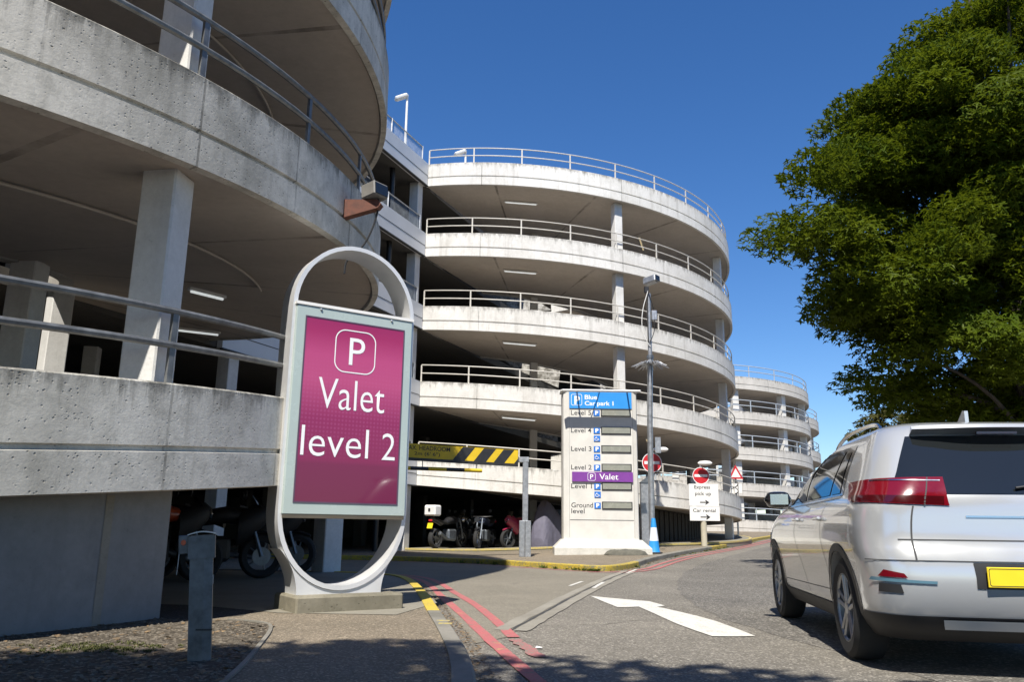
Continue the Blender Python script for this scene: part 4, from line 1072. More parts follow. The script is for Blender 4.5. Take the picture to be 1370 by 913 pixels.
# ------------------------------------------------------------------ motorbikes
def motorbike(label, loc, rz, body_mat, accent, kind='sport', plate=True, box=False, lean=.0):
    r = empty('motorbike', label, 'motorbike', loc, rz, 'motorbikes parked under the ramps')
    r.rotation_euler = (0, lean, rz)
    for y, nm in ((-.70, 'rear_wheel'), (.72, 'front_wheel')):
        wd = .085 if y < 0 else .06
        t_ = MB().lathe([(.20, -wd * .6), (.27, -wd), (.30, -wd * .7), (.315, 0), (.30, wd * .7), (.27, wd), (.20, wd * .6)], (0, y, .315), (1, 0, 0), 28, cap=False).build(nm, M['rubber'], r)
        rm = MB(); rm.lathe([(.21, -.03), (.215, 0), (.21, .03)], (0, y, .315), (1, 0, 0), 28, cap=False)
        for k in range(5):
            a_ = 2 * pi * k / 5; rm.tube([(0, y, .315), (0, y + .21 * cos(a_), .315 + .21 * sin(a_))], .014, 6)
        rm.build('rim', M['galv'] if kind == 'naked' else M['galv_dark'], t_)
        MB().lathe([(.13, -.004), (.13, .004)], (.07, y, .315), (1, 0, 0), 20).build('brake_disc', M['chrome'] if kind == 'naked' else M['galv_dark'], t_)
    for x in (-.085, .085): MB().tube([(x, .72, .315), (x * .9, .50, .95)], [.03, .024], 8).build('fork', M['galv_dark'], r)
    MB().box((0, .05, .42), (.30, .46, .36), None, bevel=.05).build('engine', M['galv_dark'] if kind == 'naked' else M['black'], r, smooth=0)
    def loft(name, rows_, mat):
        mb_ = MB(); vs_ = []; k_ = 10
        for (y, zc, hw_, hh) in rows_:
            for j in range(k_):
                a_ = 2 * pi * j / k_; vs_.append((hw_ * cos(a_), y, zc + hh * sin(a_)))
        fs_ = [(i * k_ + j, i * k_ + (j + 1) % k_, (i + 1) * k_ + (j + 1) % k_, (i + 1) * k_ + j) for i in range(len(rows_) - 1) for j in range(k_)]
        fs_ += [tuple(range(k_))[::-1], tuple((len(rows_) - 1) * k_ + j for j in range(k_))]
        return mb_.add(vs_, fs_).build(name, mat, r, smooth=50)
    loft('tank', [(-.20, .80, .10, .08), (-.05, .86, .15, .12), (.2, .90, .17, .13), (.38, .88, .12, .09)], body_mat)
    loft('seat', [(-.75, .92, .10, .035), (-.5, .84, .14, .05), (-.2, .80, .11, .06)], M['black'])
    loft('tail', [(-.98, .92, .05, .04), (-.8, .88, .10, .06), (-.45, .78, .12, .08)], body_mat)
    if kind != 'naked':
        loft('fairing', [(.36, .70, .20, .26), (.55, .80, .19, .26), (.72, .90, .13, .16), (.82, .92, .05, .06)], accent)
        MB().prism([(-.12, .0), (.12, .0), (.08, .22), (-.08, .22)], (0, .66, 1.0), (1, 0, 0), (0, -.55, .83), (0, .83, .55), 0, .006).build('windscreen', M['glass'], r, smooth=0)
    loft('mudguard', [(.5, .62, .05, .02), (.72, .665, .07, .03), (.92, .6, .05, .02)], accent)
    MB().tube([(-.36, .34, 1.02), (-.2, .46, 1.0), (.2, .46, 1.0), (.36, .34, 1.02)], .016, 8).build('handlebar', M['black'], r)
    MB().lathe([(.03, -.02), (.085, .03), (.09, .05)], (0, .76, .90), (0, 1, .1), 16).build('headlight', M['chrome'], r)
    for x in (-.30, .30):
        MB().lathe([(.015, -.02), (.06, 0), (.055, .02)], (x, .42, 1.18), (0, 1, 0), 12).build('mirror', M['black'], r)
    MB().tube([(.16, .1, .26), (.2, -.35, .30), (.21, -.75, .48)], [.035, .045, .06], 10).build('exhaust', M['galv_dark'], r)
    MB().tube([(-.13, -.70, .315), (-.12, -.2, .42)], .03, 8).build('swing_arm', M['galv'], r)
    MB().box((0, -.985, .86), (.14, .03, .06), None, bevel=.01).build('tail_light', M['red'], r, smooth=0)
    if plate: MB().box((0, -1.0, .70), (.20, .012, .17), Matrix.Rotation(-.3, 3, 'X')).build('number_plate', M['yellow_plate'], r, smooth=0)
    if box:
        b_ = MB().box((0, -.88, 1.17), (.44, .36, .34), None, bevel=.045).build('top_box', M['white_paint'], r, smooth=0)
        MB().box((0, -1.065, 1.19), (.07, .02, .09), None).build('latch', M['black'], b_, smooth=0)
        MB().tube([(0, -.88, 1.0), (0, -.75, .92)], .03, 6).build('rack', M['black'], r)
    return r
gf = .19
dkb = plain('bike_black', (.02, .02, .022), .3, 0, .1, coat=.5)
blu = plain('bike_navy', (.03, .04, .07), .3, 0, .1, coat=.5)
rdm = plain('bike_crimson', (.30, .02, .06), .3, 0, .1, coat=.5)
mtb = plain('bike_matt_black', (.008, .008, .009), .6, 0, .1)
orm = plain('bike_orange', (.45, .07, .02), .35, 0, .1, coat=.5)
yfl = plain('bike_lime', (.45, .48, .05), .35, 0, .1)
motorbike('adventure motorbike with white top box and yellow plate seen from behind', (-1.98, 26.95, gf), -.55, dkb, dkb, 'naked', box=True)
motorbike('black motorbike facing out of the shade between the yellow plated and crimson ones', (-.80, 27.0, gf), 2.85, blu, dkb, 'naked', plate=False)
motorbike('crimson motorbike partly hidden behind the grey barrier post', (.48, 27.3, gf), 2.3, rdm, rdm, 'sport', plate=False)
motorbike('dark motorbike farthest back in the shade of the white ramp', (-1.5, 29.0, gf), 2.9, dkb, dkb, 'sport', plate=False)
motorbike('black sports motorbike in shade seen through the lower loop of the oval sign', (-4.15, 13.45, .105), -1.45, mtb, mtb, 'sport', plate=False)
motorbike('orange and black motorbike in deep shade beside the near pier', (-4.75, 10.9, .105), -.9, orm, mtb, 'sport', plate=False)
motorbike('dark motorbike in deep shade behind the steel bollard', (-4.3, 12.0, .105), -1.2, mtb, mtb, 'sport', plate=False)
# bike under a grey cover
cvr = MB(); vs = []; rows0 = [(-1.0, .30, .25), (-.9, .66, .34), (-.6, .88, .40), (-.2, .98, .44), (.1, 1.12, .46), (.4, 1.42, .40), (.6, 1.50, .34), (.8, 1.25, .32), (.95, .75, .30), (1.02, .3, .24)]
rows_ = [tuple(p) for p in smoothline([Vector(q) for q in rows0], 3)]
k_ = 41
for i, (y, h_, wd) in enumerate(rows_):
    for j in range(k_):
        a_ = pi * j / (k_ - 1); f_ = 1 + .08 * mnoise.noise(Vector((y * 2.0, j * .12, 4))) + .035 * mnoise.noise(Vector((y * 9, j * .8, 2)))
        cx2 = -cos(a_); vs.append((wd * (abs(cx2) ** .75) * (1 if cx2 > 0 else -1) * f_, y * (1 + .05 * sin(a_)), max(.03, (h_ * sin(a_) ** .7) * f_ + .06)))
fs = [(i * k_ + j, i * k_ + j + 1, (i + 1) * k_ + j + 1, (i + 1) * k_ + j) for i in range(len(rows_) - 1) for j in range(k_ - 1)]
fs += [tuple(range(k_)), tuple((len(rows_) - 1) * k_ + j for j in range(k_))[::-1]]
co = cvr.add(vs, fs).build('covered_motorbike', M['cover'], smooth=70); co.location = (1.42, 27.25, gf); co.rotation_euler = (0, 0, 2.6)
tag(co, 'motorbike shrouded in a grey fabric cover left of the totem', 'motorbike')

# ------------------------------------------------------------------ the car
CAR = empty('parked_car', 'silver white crossover car driving off on the right seen from behind', 'car', (3.17, 5.07, 0), -math.atan(.15))
CAR.name = 'moving_car'; CAR.scale = (1.03, 1.03, 1.045)
SL_ = [  # z, rear y, front y, half width, rear corner, front corner
    (.20, .26, 4.00, .76, .30, .45), (.27, .13, 4.12, .82, .32, .48), (.36, .06, 4.2, .865, .34, .5), (.47, .02, 4.26, .875, .36, .55), (.58, .01, 4.28, .885, .38, .58),
    (.70, .03, 4.27, .90, .38, .6), (.80, .075, 4.24, .905, .38, .62), (.90, .085, 4.12, .90, .38, .7), (.98, .09, 3.9, .888, .38, .75), (1.04, .10, 3.5, .868, .38, .7), (1.09, .12, 3.12, .842, .38, .6),
    (1.18, .17, 2.93, .80, .38, .5), (1.30, .25, 2.66, .745, .36, .45), (1.42, .34, 2.36, .685, .34, .45), (1.49, .41, 2.12, .645, .33, .45), (1.54, .49, 1.9, .59, .32, .45), (1.57, .60, 1.7, .50, .3, .4), (1.585, .78, 1.5, .36, .26, .3), (1.59, 1.0, 1.25, .12, .08, .08)]
def slice_at(z):
    Z = [s[0] for s in SL_]
    if z <= Z[0]: return SL_[0][1:]
    if z >= Z[-1]: return SL_[-1][1:]
    i = max(k for k in range(len(Z) - 1) if Z[k] <= z); f = (z - Z[i]) / (Z[i + 1] - Z[i])
    p0 = SL_[max(i - 1, 0)]; p1 = SL_[i]; p2 = SL_[i + 1]; p3 = SL_[min(i + 2, len(Z) - 1)]
    out = []
    for c_ in range(1, 6):
        h_ = p2[0] - p1[0]
        def slope(a_, b_): return (b_[c_] - a_[c_]) / max(1e-6, b_[0] - a_[0])
        d = slope(p1, p2); dl = slope(p0, p1) if p0 is not p1 else d; dr = slope(p2, p3) if p3 is not p2 else d
        m1 = 0 if dl * d <= 0 else 2 * dl * d / (dl + d); m2 = 0 if dr * d <= 0 else 2 * dr * d / (dr + d)
        f2, f3 = f * f, f ** 3
        out.append((2 * f3 - 3 * f2 + 1) * p1[c_] + (f3 - 2 * f2 + f) * h_ * m1 + (-2 * f3 + 3 * f2) * p2[c_] + (f3 - f2) * h_ * m2)
    return out
def bulge(x, w): return .07 * (abs(x) / w) ** 2.0
def surf(c_, z, side=-1, offs=0.0):
    """point of the car's skin: c 0..1 tail, 1..2 rear corner, 2..3 flank, 3..4 front corner, 4..5 nose"""
    def P(c_, z):
        yr, yf, w_, rc, rf = slice_at(z)
        rx = min(rc, w_ * .8); fx_ = min(rf, w_ * .8)
        xb = w_ - rx
        if c_ <= 1: x = xb * c_; y = yr + bulge(x, w_)
        elif c_ <= 2:
            a_ = (c_ - 1) * pi / 2; n_ = 2 / 2.6
            x = xb + rx * sin(a_) ** n_; y = yr + bulge(xb, w_) + rc * (1 - cos(a_) ** n_)
        elif c_ <= 3:
            y0 = yr + bulge(xb, w_) + rc; y1 = yf - rf; y = y0 + (y1 - y0) * (c_ - 2); x = w_
        elif c_ <= 4:
            a_ = (c_ - 3) * pi / 2; n_ = 2 / 2.4
            x = w_ - fx_ + fx_ * cos(a_) ** n_; y = yf - rf + rf * sin(a_) ** n_
        else: x = (w_ - fx_) * (5 - c_); y = yf
        return Vector((x * side, y, z))
    p = P(c_, z)
    if offs:
        h_ = .012; cc = min(max(c_, h_ * 2), 5 - h_ * 2)
        du = P(min(cc + h_, 5), z) - P(cc - h_, z); dv = P(cc, z + .01) - P(cc, z - .01)
        nn = du.cross(dv); nn.normalize()
        if nn.dot(p - Vector((0, 2.1, .75))) < 0: nn = -nn
        p = p + nn * offs
    return p
def c_at_y(y, z):
    a_, b_ = 1.0, 4.0
    for _ in range(30):
        m_ = (a_ + b_) / 2
        if surf(m_, z).y < y: a_ = m_
        else: b_ = m_
    return a_
def c_at_x(x, z):
    a_, b_ = 0.0, 2.0
    for _ in range(30):
        m_ = (a_ + b_) / 2
        if abs(surf(m_, z).x) < abs(x): a_ = m_
        else: b_ = m_
    return a_
car_paint, nt, bs = new_mat('silver_white_paint')
bs.inputs['Base Color'].default_value = (.56, .57, .575, 1); bs.inputs['Metallic'].default_value = .45; bs.inputs['Roughness'].default_value = .30
bs.inputs['Coat Weight'].default_value = 1; bs.inputs['Coat Roughness'].default_value = .03
nt.links.new(math_(nt, 'MULTIPLY_ADD', noise_(nt, N(nt, 'ShaderNodeTexCoord').outputs['Object'], 3, 3), .10, .20), bs.inputs['Roughness'])
lens_red = plain('tail_lens', (.15, .003, .009), .12, 0, .1, coat=1)
cladding_black = plain('car_black_trim', (.022, .022, .023), .55)
# body shell
cs = [k / 10 for k in range(0, 10)] + [1 + k / 10 for k in range(0, 10)] + [2 + k / 22 for k in range(0, 22)] + [3 + k / 8 for k in range(0, 8)] + [4 + k / 5 for k in range(0, 6)]
loop = [(c_, 1) for c_ in cs] + [(c_, -1) for c_ in cs[1:-1][::-1]]
zs = [.20, .235, .27, .315, .36, .41, .47, .52, .58, .64, .70, .75, .80, .85, .90, .94, .98, 1.01, 1.04, 1.065, 1.09, 1.13, 1.18, 1.24, 1.30, 1.36, 1.42, 1.46, 1.49, 1.515, 1.54, 1.557, 1.57, 1.58, 1.585, 1.59]
mb = MB(); n = len(loop)
mb.add([surf(c_, z, s_) for z in zs for c_, s_ in loop],
       [(i * n + k, i * n + (k + 1) % n, (i + 1) * n + (k + 1) % n, (i + 1) * n + k) for i in range(len(zs) - 1) for k in range(n)] + [tuple(range(n))[::-1], tuple((len(zs) - 1) * n + k for k in range(n))])
shell = mb.build('body', car_paint, None, smooth=35)
WY = (.86, 3.56)
cut = MB()
for y in WY:
    for s_ in (-1, 1): cut.lathe([(.375, .58), (.375, 1.1)], (0, y, .335), (s_, 0, 0), 40)
cut_o = cut.build('arch_cutter', cladding_black, None, smooth=0)
bm_ = shell.modifiers.new('b', 'BOOLEAN'); bm_.operation = 'DIFFERENCE'; bm_.object = cut_o; bm_.solver = 'EXACT'
bpy.context.view_layer.update()
me = bpy.data.meshes.new_from_object(shell.evaluated_get(bpy.context.evaluated_depsgraph_get()))
shell.modifiers.clear(); shell.data = me; me.name = 'body'
bpy.data.objects.remove(cut_o)
me.polygons.foreach_set('use_smooth', [True] * len(me.polygons)); me.set_sharp_from_angle(angle=rad(35))
shell.parent = CAR
def patch(name, mat, corners, parent, offs=.004, nu=14, nv=6, side=-1, thick=.0, mode='cz'):
    """skin patch; corners (c,z): lower tail end, lower nose end, upper nose end, upper tail end"""
    mb_ = MB(); vs_ = []
    if mode == 'yz': corners = [(c_at_y(y, z), z) for y, z in corners]
    if mode == 'xz': corners = [(c_at_x(x, z), z) for x, z in corners]
    (a, b, c2, d) = [Vector(q) for q in corners]
    for j in range(nv + 1):
        v_ = j / nv
        for i in range(nu + 1):
            u_ = i / nu; q = (a * (1 - u_) + b * u_) * (1 - v_) + (d * (1 - u_) + c2 * u_) * v_
            vs_.append(surf(q.x, q.y, side, offs))
    W_ = nu + 1; fs_ = [(j * W_ + i, j * W_ + i + 1, (j + 1) * W_ + i + 1, (j + 1) * W_ + i) for j in range(nv) for i in range(nu)]
    mb_.add(vs_, fs_); return mb_.build(name, mat, parent, smooth=60)
def full_rear(name, mat, c_end, z0, z1, parent, offs=.004, nu=40, nv=4, top_c=None):
    """patch across the tail from -c_end to +c_end"""
    mb_ = MB(); vs_ = []
    for j in range(nv + 1):
        z = z0 + (z1 - z0) * j / nv; ce = c_end + ((top_c or c_end) - c_end) * j / nv
        for i in range(nu + 1):
            k = -1 + 2 * i / nu; vs_.append(surf(abs(k) * ce, z, -1 if k < 0 else 1, offs))
    W_ = nu + 1; mb_.add(vs_, [(j * W_ + i, j * W_ + i + 1, (j + 1) * W_ + i + 1, (j + 1) * W_ + i) for j in range(nv) for i in range(nu)])
    return mb_.build(name, mat, parent, smooth=60)
rw = full_rear('rear_window', M['glass'], 1.38, 1.07, 1.45, CAR, .005, 40, 8, 1.30)
wip = MB(); wip.tube([surf(0, 1.10, 1, .02), surf(.5, 1.13, 1, .025), surf(1.0, 1.16, 1, .02)], .008, 6); wip.build('wiper', M['black'], rw)
full_rear('lower_bumper', cladding_black, 2.0, .205, .36, CAR, .006, 50, 4)
full_rear('skid_plate', M['sign_silver'], .95, .29, .345, CAR, .014, 24, 2)
full_rear('plate_recess', cladding_black, .62, .522, .668, CAR, .005, 30, 2)
for s_ in (-1, 1): patch('tailgate_seam', M['groove'], [(1.12, .68), (1.135, .68), (1.115, .998), (1.10, .998)], CAR, .0035, 1, 10, s_)
npt = MB().box((0, -.012, .59), (.53, .012, .115), None, bevel=.003).build('number_plate', M['yellow_plate'], CAR, smooth=0)
ring2d([(x * 1.0, y * 1.0) for x, y in rrect(.515, .10, .012)], rrect(.507, .092, .010), (0, -.0185, .59), (1, 0, 0), up, (0, -1, 0), .0005, M['black'], npt, 'plate_border')
full_rear('tailgate_seam', M['groove'], 1.25, .792, .800, CAR, .0035, 40, 1)
full_rear('bumper_crease', M['groove'], 1.75, .672, .678, CAR, .0035, 50, 1)
full_rear('garnish', M['chrome'], .6, .93, .942, CAR, .006, 24, 1)
for s_ in (-1, 1):
    tlp = patch('tail_light', lens_red, [(.78, 1.0), (2.02, 1.03), (2.10, 1.165), (.92, 1.175)], CAR, .008, 24, 8, s_)
    patch('light_seam', M['groove'], [(1.02, 1.0), (1.03, 1.0), (1.06, 1.172), (1.05, 1.172)], tlp, .0095, 1, 8, s_)
    patch('light_lower', plain('dark_lens', (.05, .002, .004), .15, coat=1), [(.84, 1.006), (1.98, 1.034), (2.0, 1.068), (.86, 1.055)], tlp, .0095, 24, 2, s_)
    patch('light_strip', M['chrome'], [(.95, 1.148), (1.7, 1.155), (1.7, 1.161), (.95, 1.154)], tlp, .012, 14, 1, s_)
    patch('bumper_reflection', plain('bumper_reflection', (.10, .20, .26), .2, 0, .1, coat=.8), [(1.02, .545), (1.75, .555), (1.7, .575), (1.02, .56)], CAR, .008, 14, 1, s_)  # bluish reflection on the bumper, painted as a coloured strip
    patch('fog_light', lens_red, [(1.25, .575), (1.6, .58), (1.5, .62), (1.28, .60)], CAR, .007, 10, 2, s_)
    patch('bumper_vent', cladding_black, [(1.3, .485), (1.62, .49), (1.60, .54), (1.33, .535)], CAR, .005, 12, 2, s_)
    patch('side_sill', cladding_black, [(c_at_y(1.26, .27), .215), (c_at_y(3.15, .27), .215), (c_at_y(3.15, .36), .33), (c_at_y(1.26, .36), .33)], CAR, .007, 20, 3, s_)
    blk = plain('gloss_black', (.01, .01, .011), .12, 0, .0, coat=.8)
    patch('window_surround', blk, [(.80, 1.085), (3.02, 1.055), (2.33, 1.455), (.98, 1.455)], CAR, .004, 30, 8, s_, mode='yz')
    for (a, b, c2, d) in (((.90, 1.10), (1.16, 1.098), (1.18, 1.40), (1.05, 1.41)), ((1.21, 1.097), (2.0, 1.085), (1.90, 1.435), (1.24, 1.43)), ((2.06, 1.084), (2.90, 1.075), (2.28, 1.43), (1.97, 1.435))):
        patch('side_window', M['glass'], [a, b, c2, d], CAR, .008, 16, 8, s_, mode='yz')
    ht = patch('window_trim', M['chrome'], [(.85, 1.068), (3.0, 1.040), (3.0, 1.052), (.85, 1.082)], CAR, .007, 24, 1, s_, mode='yz')
    for (ya, yb) in ((2.03, 2.036), (1.19, 1.196), (3.02, 3.026)):
        patch('door_seam', M['groove'], [(ya, .36), (yb, .36), (yb, 1.05), (ya, 1.05)], CAR, .003, 1, 14, s_, mode='yz')
    patch('side_crease', M['groove'], [(1.25, .425), (3.1, .405), (3.1, .41), (1.25, .43)], CAR, .0025, 20, 1, s_, mode='yz')
    for yh in (1.40, 2.25):
        p = surf(c_at_y(yh, .93), .93, s_, .02)
        MB().box(p, (.035, .20, .028), Matrix.Rotation(.02 * s_, 3, 'Z'), bevel=.01).build('door_handle', car_paint, CAR, smooth=0)
    pm = surf(c_at_y(2.86, 1.08), 1.08, s_)
    mm_ = MB(); mvs = []
    for i in range(9):
        k = i / 8; x_ = .03 + .24 * k; e_ = max(.02, (1 - (2 * k - 1) ** 4)) ** .5
        for j in range(14):
            q_ = 2 * pi * j / 14; cz_, cy_ = sin(q_), cos(q_)
            mvs.append((pm.x + s_ * x_, pm.y + .01 + .075 * e_ * (abs(cy_) ** .7) * (1 if cy_ > 0 else -1) + .05 * k, 1.125 + .075 * e_ * (abs(cz_) ** .6) * (1 if cz_ > 0 else -1)))
    mr = mm_.add(mvs, [(i * 14 + j, i * 14 + (j + 1) % 14, (i + 1) * 14 + (j + 1) % 14, (i + 1) * 14 + j) for i in range(8) for j in range(14)] + [tuple(range(14))[::-1], tuple(8 * 14 + j for j in range(14))]).build('mirror', blk, CAR, smooth=60)
    MB().box((pm.x + s_ * .15, pm.y - .050, 1.125), (.16, .008, .095), Matrix.Rotation(.2 * s_, 3, 'Z')).build('mirror_glass', M['chrome'], mr, smooth=0)
    MB().tube([tuple(p) for p in smoothline([(s_ * .545, .82, 1.535), (s_ * .535, .90, 1.598), (s_ * .53, 1.3, 1.617), (s_ * .53, 1.8, 1.612), (s_ * .54, 2.05, 1.56), (s_ * .55, 2.1, 1.52)], 2)], .015, 8).build('roof_rail', M['chrome'], CAR)
    for y in WY:
        ar = MB(); vs_ = []; 
        for k in range(25):
            a_ = rad(-18 + 216 * k / 24)
            yy, zz_ = y + .375 * cos(a_), .335 + .375 * sin(a_); yo, zo = y + .425 * cos(a_), .335 + .425 * sin(a_)
            zz_c = max(zz_, .21); zo_c = max(zo, .21)
            vs_ += [surf(c_at_y(yy, zz_c), zz_c, s_, .010), surf(c_at_y(yo, zo_c), zo_c, s_, .006)]
        ar.add(vs_, [(2 * k, 2 * k + 1, 2 * k + 3, 2 * k + 2) for k in range(24)]); ar.build('arch_trim', cladding_black, CAR)
        wx = s_ * .775
        wr = MB().lathe([(.215, -.10), (.29, -.112), (.325, -.09), (.335, -.03), (.335, .03), (.325, .09), (.29, .112), (.215, .10)], (wx, y, .335), (s_, 0, 0), 40, cap=False).build('wheel', M['rubber'], CAR)
        rm = MB(); rm.lathe([(.232, -.1), (.225, .06), (.236, .098), (.22, .102), (.21, .085)], (wx, y, .335), (s_, 0, 0), 40, cap=False)
        rm.lathe([(.205, .0), (.03, .0)], (wx, y, .335), (s_, 0, 0), 30, mi=1, cap=False)
        rm.lathe([(.05, .05), (.048, .092), (.03, .096)], (wx, y, .335), (s_, 0, 0), 16)
        for k in range(5):
            for dk in (-.16, .16):
                a_ = 2 * pi * k / 5 + .3
                rm.tube([(wx + s_ * .075, y + .04 * cos(a_ + dk * 3), .335 + .04 * sin(a_ + dk * 3)), (wx + s_ * .085, y + .222 * cos(a_ + dk), .335 + .222 * sin(a_ + dk))], [.018, .016], 6)
        rm.build('rim', [M['galv'], M['black']], wr)
sp_ = MB(); vs_ = []
for i in range(21):
    k = -1 + 2 * i / 20; cc_ = abs(k) * 1.25; s_ = -1 if k < 0 else 1
    a = surf(cc_, 1.455, s_, .004); b = surf(cc_, 1.535, s_, .004)
    tip = a + Vector((0, -.13 + .06 * abs(k) ** 3, .035)); vs_ += [a, tip, tip + Vector((0, .015, .022)), b]
sp_.add(vs_, [(4 * i + k, 4 * i + (k + 1) % 4, 4 * i + 4 + (k + 1) % 4, 4 * i + 4 + k) for i in range(20) for k in range(4)] + [(0, 1, 2, 3), (80, 83, 82, 81)])
spo = sp_.build('spoiler', car_paint, CAR, smooth=40)
MB().box((0, .285, 1.462), (.24, .02, .016), None).build('brake_light', lens_red, spo, smooth=0)
MB().prism([(0, 0), (.17, 0), (.03, .085), (.0, .08)], (0, .72, 1.582), (0, 1, 0), (0, 0, 1), (1, 0, 0), -.012, .012).build('aerial_fin', car_paint, CAR, smooth=0)
fw = MB(); vs_ = []
for j in range(7):
    z = 1.10 + .36 * j / 6
    for i in range(17):
        k = -1 + 2 * i / 16; vs_.append(surf(5 - abs(k) * 1.5, z, -1 if k < 0 else 1, .005))
fw.add(vs_, [(j * 17 + i, j * 17 + i + 1, (j + 1) * 17 + i + 1, (j + 1) * 17 + i) for j in range(6) for i in range(16)]); fw.build('windscreen', M['glass'], CAR)
MB().box((0, 2.2, .225), (1.4, 3.3, .05), None).build('underbody', M['black'], CAR, smooth=0)
for s_ in (-1, 1):
    patch('headlight', M['chrome'], [(3.5, .78), (4.5, .80), (4.45, .88), (3.4, .9)], CAR, .006, 12, 3, s_)

# ------------------------------------------------------------------ trees
def tree(name, label, base, trunk_h, trunk_r, ells, nclump, nleaf, lsize, mat, seed, group=None, clump=(.45, .9), limbs=26, shell=.55):
    r = random.Random(seed)
    root = empty(name, label, 'tree', base, 0, group)
    B = Vector(base)
    vol = [e_[1][0] * e_[1][1] * e_[1][2] for e_ in ells]; tot = sum(vol)
    centres = []
    while len(centres) < nclump:
        k = r.random() * tot; i = 0
        while k > vol[i]: k -= vol[i]; i += 1
        (c_, rr) = ells[i]
        d = Vector((r.gauss(0, 1), r.gauss(0, 1), r.gauss(0, 1))).normalized(); q = r.uniform(shell, 1) ** .6 if r.random() < .75 else r.random()
        p = Vector((c_[0] + d.x * rr[0] * q, c_[1] + d.y * rr[1] * q, c_[2] + d.z * rr[2] * q))
        centres.append(p)
    tr_ = MB(); top = B + Vector((0, 0, trunk_h))
    mid = B + Vector((r.uniform(-.2, .2), r.uniform(-.2, .2), trunk_h * .5))
    C0 = sum((Vector(e_[0]) for e_ in ells), Vector()) / len(ells)
    apex = Vector((C0.x, C0.y, max(e_[0][2] + e_[1][2] * .5 for e_ in ells)))
    pts = smoothline([B - Vector((0, 0, .2)), mid, top, (top * .5 + apex * .5), apex], 2)
    tr_.tube(pts, [trunk_r * (1.25 - 1.15 * k / (len(pts) - 1)) for k in range(len(pts))], 10)
    trunk = tr_.build('trunk', M['bark'], root)
    for c_ in r.sample(centres, min(limbs, len(centres))):
        a = pts[r.randint(len(pts) // 3, len(pts) * 4 // 5)]
        m_ = a * .5 + c_ * .5 + Vector((r.uniform(-.3, .3), r.uniform(-.3, .3), r.uniform(-.1, .5)))
        pp = smoothline([a, m_, c_], 2); rr_ = trunk_r * r.uniform(.22, .4)
        lm = MB().tube(pp, [rr_ * (1 - .85 * k / (len(pp) - 1)) for k in range(len(pp))], 6)
        lm.build('limb', M['bark'], root)
    lf = MB()
    for c_ in centres:
        cr = r.uniform(*clump); tilt = Vector((r.gauss(0, .35), r.gauss(0, .35), 1)).normalized()
        for _ in range(int(nleaf * (cr / clump[1]) ** 2)):
            d = Vector((r.gauss(0, 1), r.gauss(0, 1), r.gauss(0, 1))).normalized() * (r.random() ** .45)
            d.z *= .48; d.z -= .25 * (d.x * d.x + d.y * d.y)
            p = c_ + d * cr
            s = lsize * r.uniform(.6, 1.25)
            nn = (tilt + Vector((r.gauss(0, .45), r.gauss(0, .45), r.gauss(0, .2)))).normalized()
            a_ = r.uniform(0, 6.3); t1 = nn.orthogonal().normalized(); t2 = nn.cross(t1)
            u_ = t1 * cos(a_) + t2 * sin(a_); v_ = nn.cross(u_); dr = nn * (-.18 * s)
            # a small spray: one long leaflet and two side leaflets
            lf.add([p - u_ * s * .5, p + v_ * s * .17, p + u_ * s * .6 + dr, p - v_ * s * .17], [(0, 1, 2, 3)])
            b = p - u_ * s * .15
            for sg in (1, -1):
                w_ = (u_ * .45 + v_ * sg).normalized(); x_ = nn.cross(w_)
                lf.add([b, b + w_ * s * .28 + x_ * s * .11, b + w_ * s * .55 + dr, b + w_ * s * .28 - x_ * s * .11], [(0, 1, 2, 3)])
    for i in range(len(lf.v)): lf.v[i] = tuple(Vector(lf.v[i]) - B)
    for o in kids(root):
        if o.type == 'MESH':
            o.data.transform(Matrix.Translation(-B))
    me_ = bpy.data.meshes.new('crown'); me_.from_pydata(lf.v, [], lf.f); me_.materials.append(mat); me_.update()
    o = bpy.data.objects.new('crown', me_); COL.objects.link(o); o.parent = root
    return root
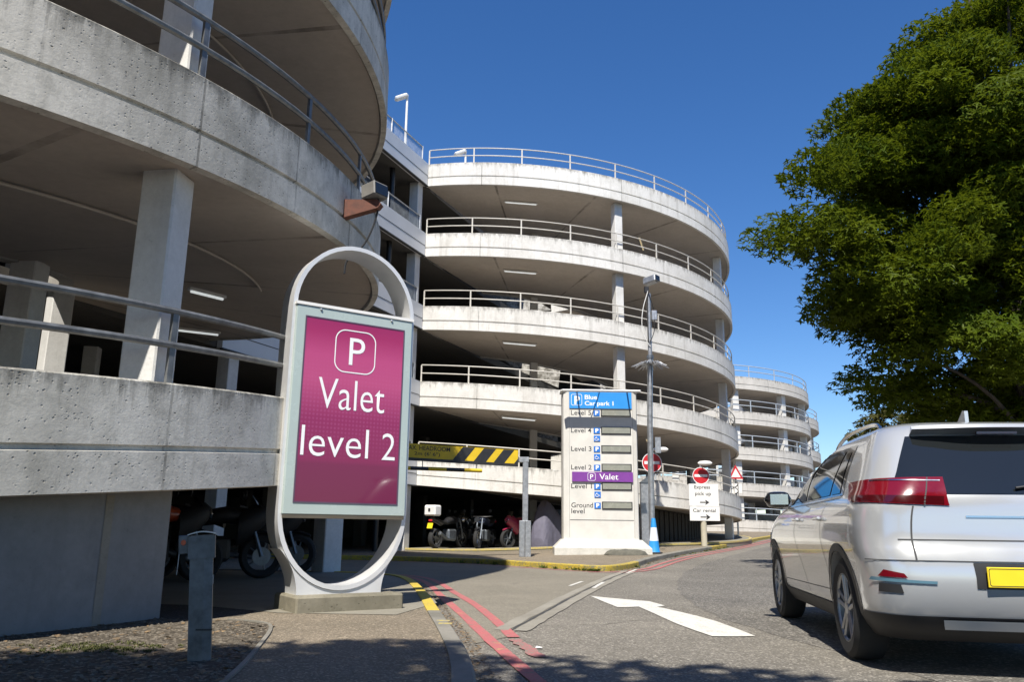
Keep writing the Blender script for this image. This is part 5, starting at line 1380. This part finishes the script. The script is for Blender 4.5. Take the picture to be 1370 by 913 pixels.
tree('broadleaf_tree', 'large dark green broadleaf tree towering behind the car on the right', (11.6, 18.0, gz(11, 18)), 4.5, .26,
     [((12.4, 18, 8.8), (4.9, 4.2, 5.0)), ((8.0, 16.4, 7.4), (2.7, 2.4, 2.1)), ((8.9, 16.6, 5.3), (2.3, 2.4, 1.9)), ((9.3, 16.4, 9.0), (2.0, 2.2, 1.9)), ((13.9, 17, 12.2), (3.4, 3, 2.6)), ((12.3, 17.6, 5.0), (4.8, 3.2, 2.0))],
     440, 760, .19, M['leaf'], 21, clump=(.5, 1.15), limbs=60, shell=.6)
tree('small_tree', 'yellow green bushy tree low behind the car roof', (17.5, 36, gz(17, 36)), 2.0, .14,
     [((17.0, 36, 4.3), (2.2, 1.8, 1.9)), ((19.5, 37, 4.6), (2.4, 2, 2.2)), ((15.6, 36, 3.6), (1.2, 1.2, 1.0))], 90, 220, .26, M['leaf_back'], 5, clump=(.4, .8), limbs=14)
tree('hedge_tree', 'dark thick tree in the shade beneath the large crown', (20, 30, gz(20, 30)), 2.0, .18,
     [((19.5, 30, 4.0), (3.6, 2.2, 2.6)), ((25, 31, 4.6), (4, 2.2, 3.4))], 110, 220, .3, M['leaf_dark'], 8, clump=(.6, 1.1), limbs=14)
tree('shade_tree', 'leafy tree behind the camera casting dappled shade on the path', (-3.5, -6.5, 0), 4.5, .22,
     [((-2.4, -3.4, 8.2), (5.2, 3.4, 1.7)), ((2.0, -3.7, 7.6), (3.8, 2.9, 1.3)), ((-1.5, -8.0, 7.5), (8.0, 4.0, 3.0)), ((-6.0, -3.3, 6.7), (3.4, 3.4, 1.2))], 900, 260, .30, M['leaf_dark'], 13, clump=(.55, 1.1), limbs=20)  # broad rear part of the unseen crown added to block sky light

# litter
lit = MB(); 
for x, y, s in ((-2.0, 7.82, .05),):
    lit.add([(x - .09, y, .117), (x + .02, y - .02, .122), (x + .12, y + .01, .117), (x + .03, y + .05, .126)], [(0, 1, 2, 3)])
lo2 = lit.build('litter', M['white_paint'], smooth=0); tag(lo2, 'scrap of white paper lying on the path before the plinth', 'litter')
lit = MB().add([(.20, 6.35, .010), (.25, 6.34, .013), (.255, 6.39, .010), (.21, 6.385, .02)], [(0, 1, 2, 3)])
tag(lit.build('litter', M['white_paint'], smooth=0), 'crumpled white scrap lying on the road near the red line', 'litter')
